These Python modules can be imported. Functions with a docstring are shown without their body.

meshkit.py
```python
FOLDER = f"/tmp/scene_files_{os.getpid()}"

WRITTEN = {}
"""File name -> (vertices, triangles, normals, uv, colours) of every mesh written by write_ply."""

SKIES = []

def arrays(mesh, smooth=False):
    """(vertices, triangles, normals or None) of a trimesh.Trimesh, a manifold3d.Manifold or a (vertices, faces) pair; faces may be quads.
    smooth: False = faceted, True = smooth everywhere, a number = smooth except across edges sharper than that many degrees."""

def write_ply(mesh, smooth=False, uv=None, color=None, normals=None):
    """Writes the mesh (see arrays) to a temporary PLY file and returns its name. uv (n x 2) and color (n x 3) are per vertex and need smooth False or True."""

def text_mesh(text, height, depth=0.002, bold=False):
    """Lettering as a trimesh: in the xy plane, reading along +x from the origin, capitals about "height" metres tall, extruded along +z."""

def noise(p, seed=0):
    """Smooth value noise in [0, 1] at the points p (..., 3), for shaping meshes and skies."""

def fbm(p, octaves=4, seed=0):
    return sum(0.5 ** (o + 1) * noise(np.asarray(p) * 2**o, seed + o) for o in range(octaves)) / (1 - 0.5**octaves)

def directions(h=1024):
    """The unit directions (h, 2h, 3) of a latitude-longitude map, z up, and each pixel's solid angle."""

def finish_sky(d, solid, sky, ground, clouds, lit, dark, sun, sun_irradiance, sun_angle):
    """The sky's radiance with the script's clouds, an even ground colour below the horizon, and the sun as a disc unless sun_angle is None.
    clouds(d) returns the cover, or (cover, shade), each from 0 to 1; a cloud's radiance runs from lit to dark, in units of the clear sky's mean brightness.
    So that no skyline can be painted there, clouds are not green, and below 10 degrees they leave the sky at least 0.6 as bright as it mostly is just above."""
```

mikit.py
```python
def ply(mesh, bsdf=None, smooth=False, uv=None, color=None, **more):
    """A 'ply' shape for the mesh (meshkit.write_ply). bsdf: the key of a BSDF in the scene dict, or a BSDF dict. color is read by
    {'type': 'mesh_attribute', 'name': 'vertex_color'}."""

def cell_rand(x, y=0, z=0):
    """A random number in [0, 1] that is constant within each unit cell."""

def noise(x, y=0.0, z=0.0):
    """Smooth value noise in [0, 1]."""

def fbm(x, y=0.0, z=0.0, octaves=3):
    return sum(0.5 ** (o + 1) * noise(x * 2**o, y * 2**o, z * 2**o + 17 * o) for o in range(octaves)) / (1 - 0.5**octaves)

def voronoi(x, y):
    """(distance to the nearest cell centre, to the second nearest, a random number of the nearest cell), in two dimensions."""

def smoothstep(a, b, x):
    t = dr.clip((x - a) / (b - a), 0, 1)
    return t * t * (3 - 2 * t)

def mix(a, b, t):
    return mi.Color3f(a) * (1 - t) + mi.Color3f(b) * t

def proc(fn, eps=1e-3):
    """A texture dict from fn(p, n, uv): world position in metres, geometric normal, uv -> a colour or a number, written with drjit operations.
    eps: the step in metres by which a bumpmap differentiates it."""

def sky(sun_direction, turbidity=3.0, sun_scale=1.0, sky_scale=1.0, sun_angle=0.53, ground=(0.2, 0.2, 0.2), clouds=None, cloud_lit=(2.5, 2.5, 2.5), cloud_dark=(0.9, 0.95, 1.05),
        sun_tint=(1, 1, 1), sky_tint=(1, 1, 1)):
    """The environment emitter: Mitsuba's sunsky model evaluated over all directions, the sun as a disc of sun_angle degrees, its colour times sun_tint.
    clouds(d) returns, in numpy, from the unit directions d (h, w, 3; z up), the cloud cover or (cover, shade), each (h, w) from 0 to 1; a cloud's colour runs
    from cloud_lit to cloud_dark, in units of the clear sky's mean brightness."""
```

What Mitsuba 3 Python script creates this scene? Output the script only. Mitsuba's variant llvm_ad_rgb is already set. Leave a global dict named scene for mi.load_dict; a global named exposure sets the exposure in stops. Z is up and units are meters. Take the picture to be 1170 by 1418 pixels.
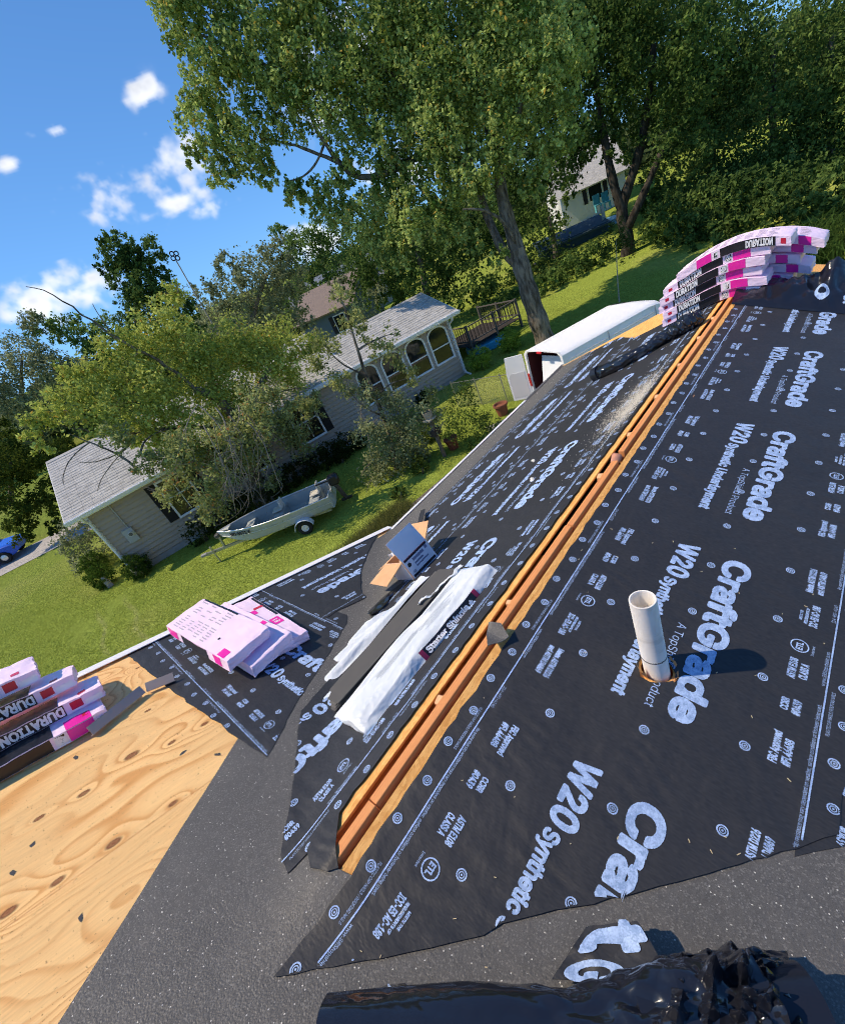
import math, random
import numpy as np
import trimesh, manifold3d as m3, shapely, shapely.geometry as sg
import mitsuba as mi, drjit as dr
import mikit, meshkit
from mikit import noise, fbm, voronoi, cell_rand, smoothstep, mix
T = mi.ScalarTransform4f
rng = np.random.default_rng(7)

# ------------------------------------------------------------------ camera, sky, exposure
# world: x along the ridge of the roof under repair, y to the neighbour's side, z up, the lens at the origin
FOC, CX, CY = 625.33, 585.0, 709.0
RX = np.array([0.60439744, -0.59649178, 0.52811106]); RZ = np.array([-0.37402702, -0.7977428, -0.47298015]); RY = np.cross(RZ, RX)
CAM = np.array([RX, RY, RZ])                      # rows: world axes in lens axes (right, down, forward)
fwd, upv = CAM @ [0, 0, 1.0], CAM @ [0, -1.0, 0]
scene = {'type': 'scene'}
labels = {}
scene['camera'] = {'type': 'perspective', 'fov': math.degrees(2 * math.atan(585 / FOC)), 'fov_axis': 'x', 'near_clip': 0.05, 'far_clip': 2000.0,
                   'to_world': T().look_at(origin=[0, 0, 0], target=fwd.tolist(), up=upv.tolist())}
SUN = np.array([-0.383, 0.446, 0.808]); SUN /= np.linalg.norm(SUN)
exposure = 1.6

def ray(px, py):
    d = CAM @ np.array([(px - CX) / FOC, (py - CY) / FOC, 1.0])
    return d / np.linalg.norm(d)
CLOUDS = [(215, 240, 6.5, 2.4), (222, 232, 4.8, 2.4), (195, 240, 4.0, 1.8), (250, 222, 3.2, 2.2), (165, 262, 3.0, 1.4), (290, 292, 2.2, .9), (245, 278, 2.6, 1.0), (197, 132, 1.5, .8), (207, 124, 1.1, .8), (78, 398, 4.5, 2.2), (110, 385, 3.6, 2.4), (40, 425, 3.4, 1.5),
          (78, 180, .8, .35), (10, 228, 1.1, .4), (40, 187, .7, .35), (500, 90, 6, 3), (560, 250, 5, 3), (440, 330, 4, 2)]
def cloud_cover(d):
    f = meshkit.fbm(d * 14.0 + 3.1, 6, 3); g = meshkit.fbm(d * 44.0, 5, 9)
    n = .55 * f + .45 * g
    m = np.zeros(d.shape[:2])
    for px, py, w, h in CLOUDS:
        c = ray(px, py); r = np.cross(c, [0, 0, 1.0]); r /= np.linalg.norm(r); u = np.cross(r, c)
        a, b = np.degrees(d @ r) / w, np.degrees(d @ u) / h
        m = np.maximum(m, np.where(d @ c > .7, np.exp(-(a * a + b * b) * .75), 0))
    # elsewhere: scattered fair weather cumulus, of the same kind as those in view
    far = np.clip((meshkit.fbm(d * np.array([4, 4, 7.0]) + 11, 3, 5) - .60) * 5, 0, 1)
    az = d @ (np.array([fwd[0], fwd[1], 0]) / np.hypot(fwd[0], fwd[1]))
    m = np.maximum(m, far * np.clip((.15 - az) * 4, 0, 1) * np.clip((.75 - d[..., 2]) * 5, 0, 1))
    cover = np.clip((m * 1.15 + (n - .5) * 4.6 - .58) * 1.0, 0, 1) * np.clip(m * 2.5, 0, 1)
    shade = np.clip(.15 + (g - .45) * 1.5, 0, .7)
    return cover * cover * (3 - 2 * cover) * .93, shade
scene['sky'] = mikit.sky(SUN.tolist(), turbidity=3.0, clouds=cloud_cover, cloud_lit=(3.6, 3.6, 3.65), cloud_dark=(1.9, 2.0, 2.2), ground=(.1, .12, .07), sky_tint=(.78, 1.22, 1.66))

# ------------------------------------------------------------------ materials
def proc(fn, eps=1e-3): return mikit.proc(fn, eps)
def bsdf(key, color, rough=.6, spec=.4, two=True, bump=None, bscale=1.0, **kw):
    col = {'type': 'rgb', 'value': list(color)} if isinstance(color, (tuple, list)) else color
    b = {'type': 'principled', 'base_color': col, 'roughness': rough, 'specular': spec, **kw}
    if bump is not None: b = {'type': 'bumpmap', 'arbitrary': bump, 'scale': bscale, 'nested': b}
    scene[key] = {'type': 'twosided', 'nested': b} if two else b
VC = {'type': 'mesh_attribute', 'name': 'vertex_color'}
bsdf('matte', VC, .75, .3)
bsdf('gloss', VC, .3, .5)
bsdf('satin', VC, .45, .45, metallic=.0)
bsdf('metal', VC, .38, .5, metallic=.75)
scene['leaf'] = {'type': 'principledthin', 'base_color': VC, 'roughness': .36, 'spec_trans': 0.0, 'diff_trans': .75, 'eta': 1.4}
C3 = mi.Color3f
def underlay(p, n, uv):
    f = noise(p.x * 260, p.y * 70, p.z * 90); g = fbm(p.x * 3, p.y * 3, p.z * 3)
    return mix((.017, .018, .021), (.036, .037, .041), .6 * f + .4 * g)
def underlay_b(p, n, uv): return .010 * fbm(p.x * 6 + 2 * noise(p.x * 3, p.y * 3), p.y * 9, p.z * 6) + .004 * noise(p.x * 26 + 4 * noise(p.x * 5, p.y * 5), p.y * 9, p.z * 9) + .0012 * fbm(p.x * 40, p.y * 40, p.z * 40) + .0006 * noise(p.x * 190, p.y * 80, p.z * 120)
bsdf('underlay', proc(underlay), .55, .45, bump=proc(underlay_b, 2e-3))
def ink(p, n, uv):
    f = fbm(p.x * 60, p.y * 60, p.z * 60); g = noise(p.x * 300, p.y * 300, p.z * 300)
    return mix((.23, .34, .56), (.43, .57, .82), smoothstep(.3, .7, .65 * f + .35 * g))
bsdf('ink', proc(ink), .6, .35)
def granule(p, n, uv):
    r = cell_rand(p.x * 420, p.y * 420, p.z * 420); g = fbm(p.x * 4, p.y * 4, p.z * 4); h = fbm(p.x * 35, p.y * 35, p.z * 35)
    b = mix((.055, .0535, .051), (.135, .131, .124), .5 * r + .3 * h + .2 * g)
    s = cell_rand(p.x * 270 + .5, p.y * 270, p.z * 270)
    b = mix(b, (.16, .155, .145), smoothstep(.80, .95, cell_rand(p.x * 230, p.y * 230 + 7, p.z * 230)))
    return mix(b, (.58, .56, .52), smoothstep(.9935, .9965, s))
bsdf('granule', proc(granule), .6, .5, bump=proc(lambda p, n, uv: .0016 * noise(p.x * 260, p.y * 260, p.z * 260) + .004 * fbm(p.x * 9, p.y * 9, p.z * 9), 1.5e-3))
KNOTS = [(-.451, 2.749, .030), (-.282, 2.644, .017), (-.115, 2.626, .018), (-.676, 2.678, .022), (-.847, 2.702, .019), (-.404, 2.194, .017), (-.637, 2.21, .026), (-.828, 2.218, .021), (-.977, 2.239, .024), (-.29, 3.102, .015), (-.2, 3.75, .014), (-1.2, 1.6, .02)]
def plywood(p, n, uv):
    sh = dr.select(p.y > 3.28, 2.0, dr.select(p.y > 2.17, 0.0, 1.0))
    wide = dr.select(sh == 0.0, 1.0, .34)
    fx = p.x * 1.5 + sh * 7
    f = p.y * 1.5 + 2.1 * fbm(fx, p.y * 2.6 + sh, sh, 2) + .30 * noise(p.x * 5, p.y * 9, sh)
    red = mi.Float(0); dark = mi.Float(0)
    for kx, ky, kr in KNOTS:
        ex, ey = (p.x - kx) / 1.5, (p.y - ky)
        d2 = ex * ex + ey * ey
        d = dr.sqrt(d2 + 1e-9)
        f += .75 * dr.exp(-d2 / (kr * kr * 9.0))
        red = dr.maximum(red, 1 - smoothstep(kr * .55, kr * .75, d + .004 * (noise(p.x * 60, p.y * 60) - .5)))
        dark = dr.maximum(dark, (1 - smoothstep(0.0, kr * .35, dr.abs(d - kr * .68))))
    r = f * 3.4 / wide * .75
    t = r - dr.floor(r)
    ring = (.30 * smoothstep(.1, .6, t) + .70 * smoothstep(.50, .80, t)) * (1 - smoothstep(.82, .93, t))
    fib = noise(p.x * 25, p.y * 320, 3.0)
    big = fbm(p.x * 2.2 + 5, p.y * 5, sh)
    c = mix((.85, .545, .235), (.60, .275, .075), ring * (.20 + .60 * smoothstep(.2, .7, big)))
    c = c * (.90 + .16 * fib) * (.90 + .22 * big)
    c = mix(c, (.22, .072, .028), red * (.75 + .25 * noise(p.x * 150, p.y * 150)))
    c = mix(c, (.16, .06, .02), dark * .65)
    speck = cell_rand(p.x * 60, p.y * 130, 1); spot = noise(p.x * 75, p.y * 150, 9.)
    return mix(c, (.20, .08, .03), smoothstep(.92, .965, spot) * .6)
bsdf('plywood', proc(plywood), .65, .25)
def osb(p, n, uv):
    w = 2.2 * noise(p.x * 14, p.y * 22); w2 = 1.6 * noise(p.x * 40 + 5, p.y * 60)
    a, b, r = voronoi(p.x * 16 + p.y * 30 + w, p.y * 120 - p.x * 14 + 60 * p.z + w2)
    a2, b2, r2 = voronoi(p.x * 70 - p.y * 35 + w2, p.y * 52 + p.x * 30 + w)
    c = mix((.60, .27, .065), (.86, .50, .17), .6 * r + .4 * r2)
    c = mix(c, (.34, .13, .03), (1 - smoothstep(.0, .06, b - a)) * .30 * r2)
    return mix(c, (.22, .08, .02), smoothstep(.93, .97, noise(p.x * 90, p.y * 130, p.z * 60)))
bsdf('osb', proc(osb), .65, .3)
def lumber(p, n, uv):
    f = noise(p.x * 6, p.y * 160, p.z * 160); g = fbm(p.x * 3, p.y * 40, p.z * 20)
    return mix((.56, .20, .068), (.80, .37, .14), .5 * f + .5 * g)
bsdf('lumber', proc(lumber), .7, .25)
def film_pink(p, n, uv):
    return mix((.80, .60, .79), (.90, .74, .89), fbm(p.x * 12, p.y * 12, p.z * 12))
def film_b(p, n, uv): return .006 * fbm(p.x * 16 + 3 * noise(p.x * 6, p.y * 6, p.z * 6), p.y * 16, p.z * 30) + .0016 * noise(p.x * 70, p.y * 40, p.z * 70)
bsdf('film_pink', proc(film_pink), .42, .45, bump=proc(film_b, 3e-3))
bsdf('film_white', proc(lambda p, n, uv: mix((.56, .62, .67), (.72, .76, .79), fbm(p.x * 9, p.y * 9, p.z * 9))), .38, .5, bump=proc(lambda p, n, uv: 1.6 * film_b(p, n, uv), 3e-3))
bsdf('film_black', (.011, .012, .017), .12, .85, bump=proc(lambda p, n, uv: .5 * film_b(p, n, uv), 3e-3))
def shingle(p, n, uv):
    r = cell_rand(dr.floor(p.x * 3.1), dr.floor(p.y * 5.3), dr.floor(p.z * 16)); g = noise(p.x * 40, p.y * 40, p.z * 60)
    return mix((.30, .30, .295), (.54, .54, .53), .55 * r + .3 * g + .15 * fbm(p.x, p.y, p.z))
bsdf('shingle', proc(shingle), .85, .2)
bsdf('vinyl', proc(lambda p, n, uv: mix((.38, .315, .255), (.47, .395, .325), fbm(p.x * 2, p.y * 2, p.z * 9))), .6, .35)
def bark(p, n, uv):
    f = fbm(p.x * 14, p.y * 14, p.z * 3); g = fbm(p.x * 2, p.y * 2, p.z * 1.3)
    return mix((.045, .037, .029), (.19, .165, .135), smoothstep(.25, .75, .7 * f + .3 * g))
bsdf('bark', proc(lambda p, n, uv: 1.45 * bark(p, n, uv)), .9, .1)
bsdf('bark_dark', proc(lambda p, n, uv: .5 * bark(p, n, uv)), .9, .1)
LAWN_TRACKS = [(0.2, 16.6, -.25, 12.6), (-.6, 17.2, -1.0, 14.1)]
def lawn(p, n, uv):
    a = fbm(p.x * .35, p.y * .35); b = fbm(p.x * 2.2, p.y * 1.4); c = noise(p.x * 17, p.y * 23); d = noise(p.x * 60, p.y * 55)
    g = mix((.18, .255, .034), (.37, .44, .080), .3 * b + .4 * c + .3 * d)
    g = mix(g, (.40, .41, .11), smoothstep(.5, .8, a) * .5)
    for x0, y0, x1, y1 in LAWN_TRACKS:                    # pale wheel marks in the grass
        L = math.hypot(x1 - x0, y1 - y0); u, v = (x1 - x0) / L, (y1 - y0) / L
        s = (p.x - x0) * u + (p.y - y0) * v; d = (p.y - y0) * u - (p.x - x0) * v + .25 * (noise(s * .8, 3.0) - .5)
        g = mix(g, (.42, .42, .16), dr.exp(-dr.square(d / .07)) * smoothstep(-1.0, .5, s) * (1 - smoothstep(L - .5, L + 1, s)) * (.25 + .5 * noise(p.x * 9, p.y * 9)))
    return mix(g, (.14, .19, .025), smoothstep(.55, .85, b) * .3)
bsdf('lawn', proc(lawn), .9, .1, bump=proc(lambda p, n, uv: .05 * noise(p.x * 22, p.y * 26) + .03 * noise(p.x * 60, p.y * 50) + .05 * fbm(p.x * 5, p.y * 4), 6e-3))
bsdf('concrete', proc(lambda p, n, uv: mix((.30, .285, .27), (.42, .40, .375), fbm(p.x * 3, p.y * 3))), .85, .2)
bsdf('mulch', proc(lambda p, n, uv: mix((.06, .052, .045), (.20, .18, .16), noise(p.x * 25, p.y * 25))), .9, .1)
def kraft(p, n, uv): return mix((.60, .34, .17), (.70, .43, .24), fbm(p.x * 14, p.y * 14, p.z * 14))
bsdf('kraft', proc(kraft), .8, .2)
def pvc(p, n, uv):
    g = fbm(p.x * 9, p.y * 9, p.z * 14); s = noise(p.x * 30, p.y * 30, p.z * 200)
    return mix((.80, .77, .72), (.58, .54, .48), smoothstep(.5, .8, .75 * g + .25 * s) * .6)
bsdf('pvc', proc(pvc), .38, .45)
scene['window_glass'] = {'type': 'twosided', 'nested': {'type': 'principled', 'base_color': {'type': 'rgb', 'value': [.012, .016, .017]}, 'roughness': .04, 'specular': .7}}

# ------------------------------------------------------------------ helpers
def fresh(key):
    if key not in scene and key not in used: used.add(key); return key
    k = 1
    while f'{key}_{k:03d}' in scene or f'{key}_{k:03d}' in used: k += 1
    used.add(f'{key}_{k:03d}'); return f'{key}_{k:03d}'
used = set()
def arr(mesh):
    if hasattr(mesh, 'to_mesh'):
        m = mesh.to_mesh(); return np.array(m.vert_properties[:, :3], float), np.array(m.tri_verts)
    if hasattr(mesh, 'vertices'): return np.array(mesh.vertices, float), np.array(mesh.faces)
    v, f = np.asarray(mesh[0], float), np.asarray(mesh[1], int)
    if f.shape[1] == 4: f = np.vstack([f[:, [0, 1, 2]], f[:, [0, 2, 3]]])
    return v, f
def put(key, mesh, mat, smooth=False, exact=False):
    """one entry of the scene; mat: a BSDF key, a colour, or (BSDF key, colour)"""
    if not exact: key = fresh(key)
    v, f = arr(mesh)
    col = None; b = mat
    if isinstance(mat, tuple):
        b, c = (mat if isinstance(mat[0], str) else ('matte', mat))
        c = np.asarray(c, float); col = np.tile(c, (len(v), 1)) if c.ndim == 1 else c
    if smooth not in (True, False) and col is not None:
        m = trimesh.graph.smooth_shade(trimesh.Trimesh(v, f, process=True), angle=math.radians(smooth), facet_minarea=None)
        v, f, smooth = np.array(m.vertices), np.array(m.faces), True
        col = np.tile(np.asarray(c), (len(v), 1))
    elif smooth not in (True, False):
        m = trimesh.Trimesh(v, f, process=True); v, f = np.array(m.vertices), np.array(m.faces)
    scene[key] = mikit.ply((v, f), b, smooth, color=col)
    return key
def thing(name, label, cat, group=None, kind=None):
    k = fresh(name); labels[k] = {'label': label, 'category': cat}
    if group: labels[k]['group'] = group
    if kind: labels[k]['kind'] = kind
    return k
def tag(key, label=None, cat=None, group=None, kind=None):
    d = labels.setdefault(key, {})
    for a, b in (('label', label), ('category', cat), ('group', group), ('kind', kind)):
        if b: d[a] = b
    return key
def join(*ms):
    vs, fs, n = [], [], 0
    for m in ms:
        v, f = arr(m); vs.append(v); fs.append(f + n); n += len(v)
    return np.vstack(vs), np.vstack(fs)
def frame_of(d, up=(0, 0, 1.0)):
    d = np.asarray(d, float); d = d / np.linalg.norm(d); u = np.asarray(up, float)
    if abs(d @ u) > .98: u = np.array([1.0, 0, 0])
    s = np.cross(d, u); s /= np.linalg.norm(s); return d, s, np.cross(s, d)
def box(c, size, ax=None, bev=0):
    """a box centred at c; ax: rows are its axes"""
    m = m3.Manifold.cube(tuple(size), True)
    if bev: m = m3.Manifold.batch_hull([m3.Manifold.cube((size[0] - 2 * bev, size[1] - 2 * bev, size[2]), True), m3.Manifold.cube((size[0] - 2 * bev, size[1], size[2] - 2 * bev), True), m3.Manifold.cube((size[0], size[1] - 2 * bev, size[2] - 2 * bev), True)])
    v, f = arr(m)
    if ax is not None: v = v @ np.asarray(ax)
    return v + np.asarray(c), f
def bar(a, b, w, h, up=(0, 0, 1.0)):
    a, b = np.asarray(a, float), np.asarray(b, float); d, s, u = frame_of(b - a, up)
    return box((a + b) / 2, (np.linalg.norm(b - a), w, h), [d, s, u])
def tube(pts, rad, n=8, cap=True):
    pts = np.asarray(pts, float); rad = np.broadcast_to(np.asarray(rad, float), (len(pts),)); k = len(pts)
    t = np.gradient(pts, axis=0); t /= np.linalg.norm(t, axis=1, keepdims=True) + 1e-12
    s = np.cross(t[0], [.13, .31, .94]); s /= np.linalg.norm(s); V = []
    for i in range(k):
        s = s - t[i] * (s @ t[i]); s /= np.linalg.norm(s); u = np.cross(t[i], s)
        a = np.arange(n) / n * 2 * np.pi
        V.append(pts[i] + rad[i] * (np.cos(a)[:, None] * s + np.sin(a)[:, None] * u))
    V = np.vstack(V); F = []
    for i in range(k - 1):
        for j in range(n):
            a, b = i * n + j, i * n + (j + 1) % n; F += [[a, b, b + n], [a, b + n, a + n]]
    if cap:
        c0, c1 = len(V), len(V) + 1; V = np.vstack([V, pts[0], pts[-1]])
        for j in range(n): F += [[c0, (j + 1) % n, j], [c1, (k - 1) * n + j, (k - 1) * n + (j + 1) % n]]
    return V, np.array(F)
def surf(fn, nu, nv, thick=0.0):
    """a grid over (0..1)^2 through fn(u, v) -> points"""
    u, v = np.meshgrid(np.linspace(0, 1, nu), np.linspace(0, 1, nv), indexing='ij')
    P = fn(u.ravel(), v.ravel()); i = np.arange(nu * nv).reshape(nu, nv)
    a, b, c, d = i[:-1, :-1].ravel(), i[1:, :-1].ravel(), i[1:, 1:].ravel(), i[:-1, 1:].ravel()
    F = np.vstack([np.c_[a, b, c], np.c_[a, c, d]])
    if not thick: return P, F
    N = np.zeros_like(P); fn_ = np.cross(P[F[:, 1]] - P[F[:, 0]], P[F[:, 2]] - P[F[:, 0]])
    for k in range(3): np.add.at(N, F[:, k], fn_)
    N /= np.linalg.norm(N, axis=1, keepdims=True) + 1e-12
    m = len(P); rim = np.concatenate([i[:, 0], i[-1, 1:], i[::-1, -1][1:], i[0, ::-1][1:]])
    R = np.vstack([np.c_[rim[:-1], rim[:-1] + m, rim[1:] + m], np.c_[rim[:-1], rim[1:] + m, rim[1:]]])
    return np.vstack([P, P - N * thick]), np.vstack([F, F[:, ::-1] + m, R])
def flat(poly, axes, o, th=.0, holes=()):
    """a plate: 2D polygon (with holes) in the plane of axes[0], axes[1] at o, thickness th along axes[2]"""
    cs = m3.CrossSection([np.asarray(q, float) for q in [poly, *holes]], m3.FillRule.EvenOdd)
    v, f = arr(cs.extrude(max(th, 1e-3)))
    return v @ np.asarray(axes) + np.asarray(o), f
def revolve(prof, c, axis=(0, 0, 1.0), n=20):
    a, s, u = frame_of(axis, (1, 0, 0) if abs(axis[2]) > .9 else (0, 0, 1.0)); V, F = [], []
    prof = np.asarray(prof, float); k = len(prof); th = np.arange(n) / n * 2 * np.pi
    for r, z in prof: V.append(np.asarray(c) + a * z + r * (np.cos(th)[:, None] * s + np.sin(th)[:, None] * u))
    for i in range(k - 1):
        for j in range(n):
            p, q = i * n + j, i * n + (j + 1) % n; F += [[p, q, q + n], [p, q + n, p + n]]
    return np.vstack(V), np.array(F)
_txt = {}
def text2d(s, bold=False):
    """upper faces of the lettering: capitals 1 high, x from 0 to its width"""
    if (s, bold) not in _txt:
        m = meshkit.text_mesh(s, 1.0, .01, bold); v, f = np.array(m.vertices), np.array(m.faces)
        f = f[(v[f][:, :, 2] > .005).all(1)]; u, inv = np.unique(f, return_inverse=True); v = v[u][:, :2]; f = inv.reshape(-1, 3)
        if bold:                                         # a heavy face: the outline set outwards
            g = shapely.union_all([sg.Polygon(q).buffer(.001) for q in v[f]]).buffer(.050, join_style='mitre').simplify(.006)
            ms = [trimesh.creation.triangulate_polygon(q, engine='earcut') for q in getattr(g, 'geoms', [g])]; n = 0; V, F = [], []
            for a, b in ms: V.append(a); F.append(b + n); n += len(a)
            v, f = np.vstack(V), np.vstack(F)
        _txt[s, bold] = (v - [v[:, 0].min(), 0], f)
    return _txt[s, bold]
def ring2d(r0, r1, n=18):
    a = np.arange(n) / n * 2 * np.pi; e = np.c_[np.cos(a), np.sin(a)]; i = np.arange(n); j = (i + 1) % n
    if r0 <= 0: return np.vstack([e * r1, [[0, 0]]]), np.c_[i, j, np.full(n, n)]
    return np.vstack([e * r0, e * r1]), np.vstack([np.c_[i, i + n, j + n], np.c_[i, j + n, j]])
def at_z(px, py, z): r = ray(px, py); return r * z / r[2]
def at_r(px, py, R): r = ray(px, py); return r * R / math.hypot(r[0], r[1])
# ------------------------------------------------------------------ the house under repair: roof shape
YR, ZR, PA, PB = 1.2815, -1.66, 1 / 3, .315
XC, YC, ZC = 2.4965, 4.0108, -2.5688                     # inner corner of the two eaves
XE, XB, YBR = 7.08, -2.9, 4.10                          # far rake, ridge of the cross wing, rake of the cross wing
EAVE = 2.73; COS = 1 / math.sqrt(1 + PA * PA); G = -5.6
def z_main(y): return ZR - np.abs(y - YR) * PA
def z_cross(x): return ZC + PB * (XC - np.maximum(x, 2 * XB - x))
def zroof(x, y):
    a, b = z_main(y), z_cross(x); k = .05
    h = np.clip(.5 + .5 * (a - b) / k, 0, 1)
    return b + (a - b) * h + k * h * (1 - h)
def wrinkle(x, y):
    P = np.stack([x, y, 0 * x], -1)
    w = .007 * (meshkit.fbm(P * [2.2, 3.1, 1], 3, 2) - .5) + .004 * (meshkit.noise(P * [9, 4, 1], 4) - .5)
    w += .010 * np.clip(meshkit.noise(P * [5, 7, 1], 8) - .76, 0, 1)
    return w + .003
def plane_pt(px, py, nx, ny, d):                      # ray onto z = d + nx*x + ny*y
    r = ray(px, py); return r * d / (r[2] - nx * r[0] - ny * r[1])
def on_left(px, py, off=0): return plane_pt(px, py, 0, -PA, ZR + PA * YR + off)
def on_right(px, py, off=0): return plane_pt(px, py, 0, PA, ZR - PA * YR + off)
def on_cross(px, py, off=0): return plane_pt(px, py, -PB, 0, ZC + PB * XC + off)
def drape(poly, off, L=.04, th=.002, holes=(), wr=1.0, zf=zroof):
    cs = m3.CrossSection([np.asarray(q, float) for q in [poly, *holes]], m3.FillRule.EvenOdd)
    v, f = arr(cs.extrude(th).refine_to_length(L)); v = v.copy()
    v[:, 2] += zf(v[:, 0], v[:, 1]) + off - th + wr * wrinkle(v[:, 0], v[:, 1]); return v, f

house = thing('house_under_repair', 'house in the foreground with its roof stripped to plywood and half covered by black underlayment', 'house')
def slab(poly, zf, th=.014, holes=(), L=.5, drop=0.0):
    cs = m3.CrossSection([np.asarray(q, float) for q in [poly, *holes]], m3.FillRule.EvenOdd)
    v, f = arr(cs.extrude(th).refine_to_length(L)); v = v.copy(); v[:, 2] += zf(v[:, 0], v[:, 1]) - th - drop; return v, f
zm = lambda x, y: z_main(y); zc_ = lambda x, y: z_cross(x)
PIPE = np.array([1.262, .617]); pz = float(z_main(PIPE[1]))
hang = np.arange(22) / 22 * 2 * np.pi
pipe_hole = [(PIPE[0] + .062 * math.cos(a), PIPE[1] + .062 * math.sin(a)) for a in hang][::-1]
# strand board of the main wing, sheet by sheet; the vent slot stays open along the ridge
def decking(name, sheets, zf, mat, holes=()):
    for q in sheets:
        x0, x1, y0, y1 = q; g = .0015
        put(f'{house}__{name}', slab([(x0 + g, y0 + g), (x1 - g, y0 + g), (x1 - g, y1 - g), (x0 + g, y1 - g)], zf, holes=holes if x0 < PIPE[0] < x1 and y0 < PIPE[1] < y1 else ()), mat)
decking('deck_board', [(a, min(a + 2.44, XE), b, c) for a in (-.12, 2.32, 4.76) for b, c in ((1.345, 2.52), (2.52, YR + EAVE))] + [(a, min(a + 2.44, XE), b, c) for a in (-.12, 2.32, 4.76) for b, c in ((.06, 1.235), (YR - EAVE, .06))], zm, 'osb', [pipe_hole])
decking('plywood_sheet', [(-2.9, XC, b, c) for b, c in ((3.28, YBR), (2.17, 3.28), (1.0, 2.17), (-.2, 1.0), (-1.4, -.2), (-2.6, -1.4), (-3.6, -2.6))], zc_, 'plywood')
put(f'{house}__plywood_sheet', slab([(2 * XB - XC, -3.6), (XB - .003, -3.6), (XB - .003, YBR), (2 * XB - XC, YBR)], zc_), 'plywood')
# ridge board in the slot: two lengths, with scraps and nailing blocks
for a, b, dy in ((-.083, .135, 0), (.138, 1.9, .001), (1.905, 2.62, -.004), (2.74, 5.0, .002), (5.005, XE, 0)):
    put(f'{house}__ridge_board', box(((a + b) / 2, 1.277 + dy, ZR - .085), (b - a - .002, .042, .17), bev=.002), 'lumber')
for x, s in ((.62, .045), (1.25, .03), (2.45, .05), (3.0, .045), (3.6, .05), (4.2, .045), (4.8, .05), (5.3, .05)):
    put(f'{house}__ridge_block', box((x, 1.312, ZR - .035), (s, .036, .05), [[.97, .2, .1], [-.2, .98, 0], [-.1, 0, .99]], bev=.003), ('matte', (.78, .46, .24)))
    put(f'{house}__rafter_end', box((x + .05, 1.16, ZR - .12), (.04, .19, .12)), 'lumber')
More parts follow.
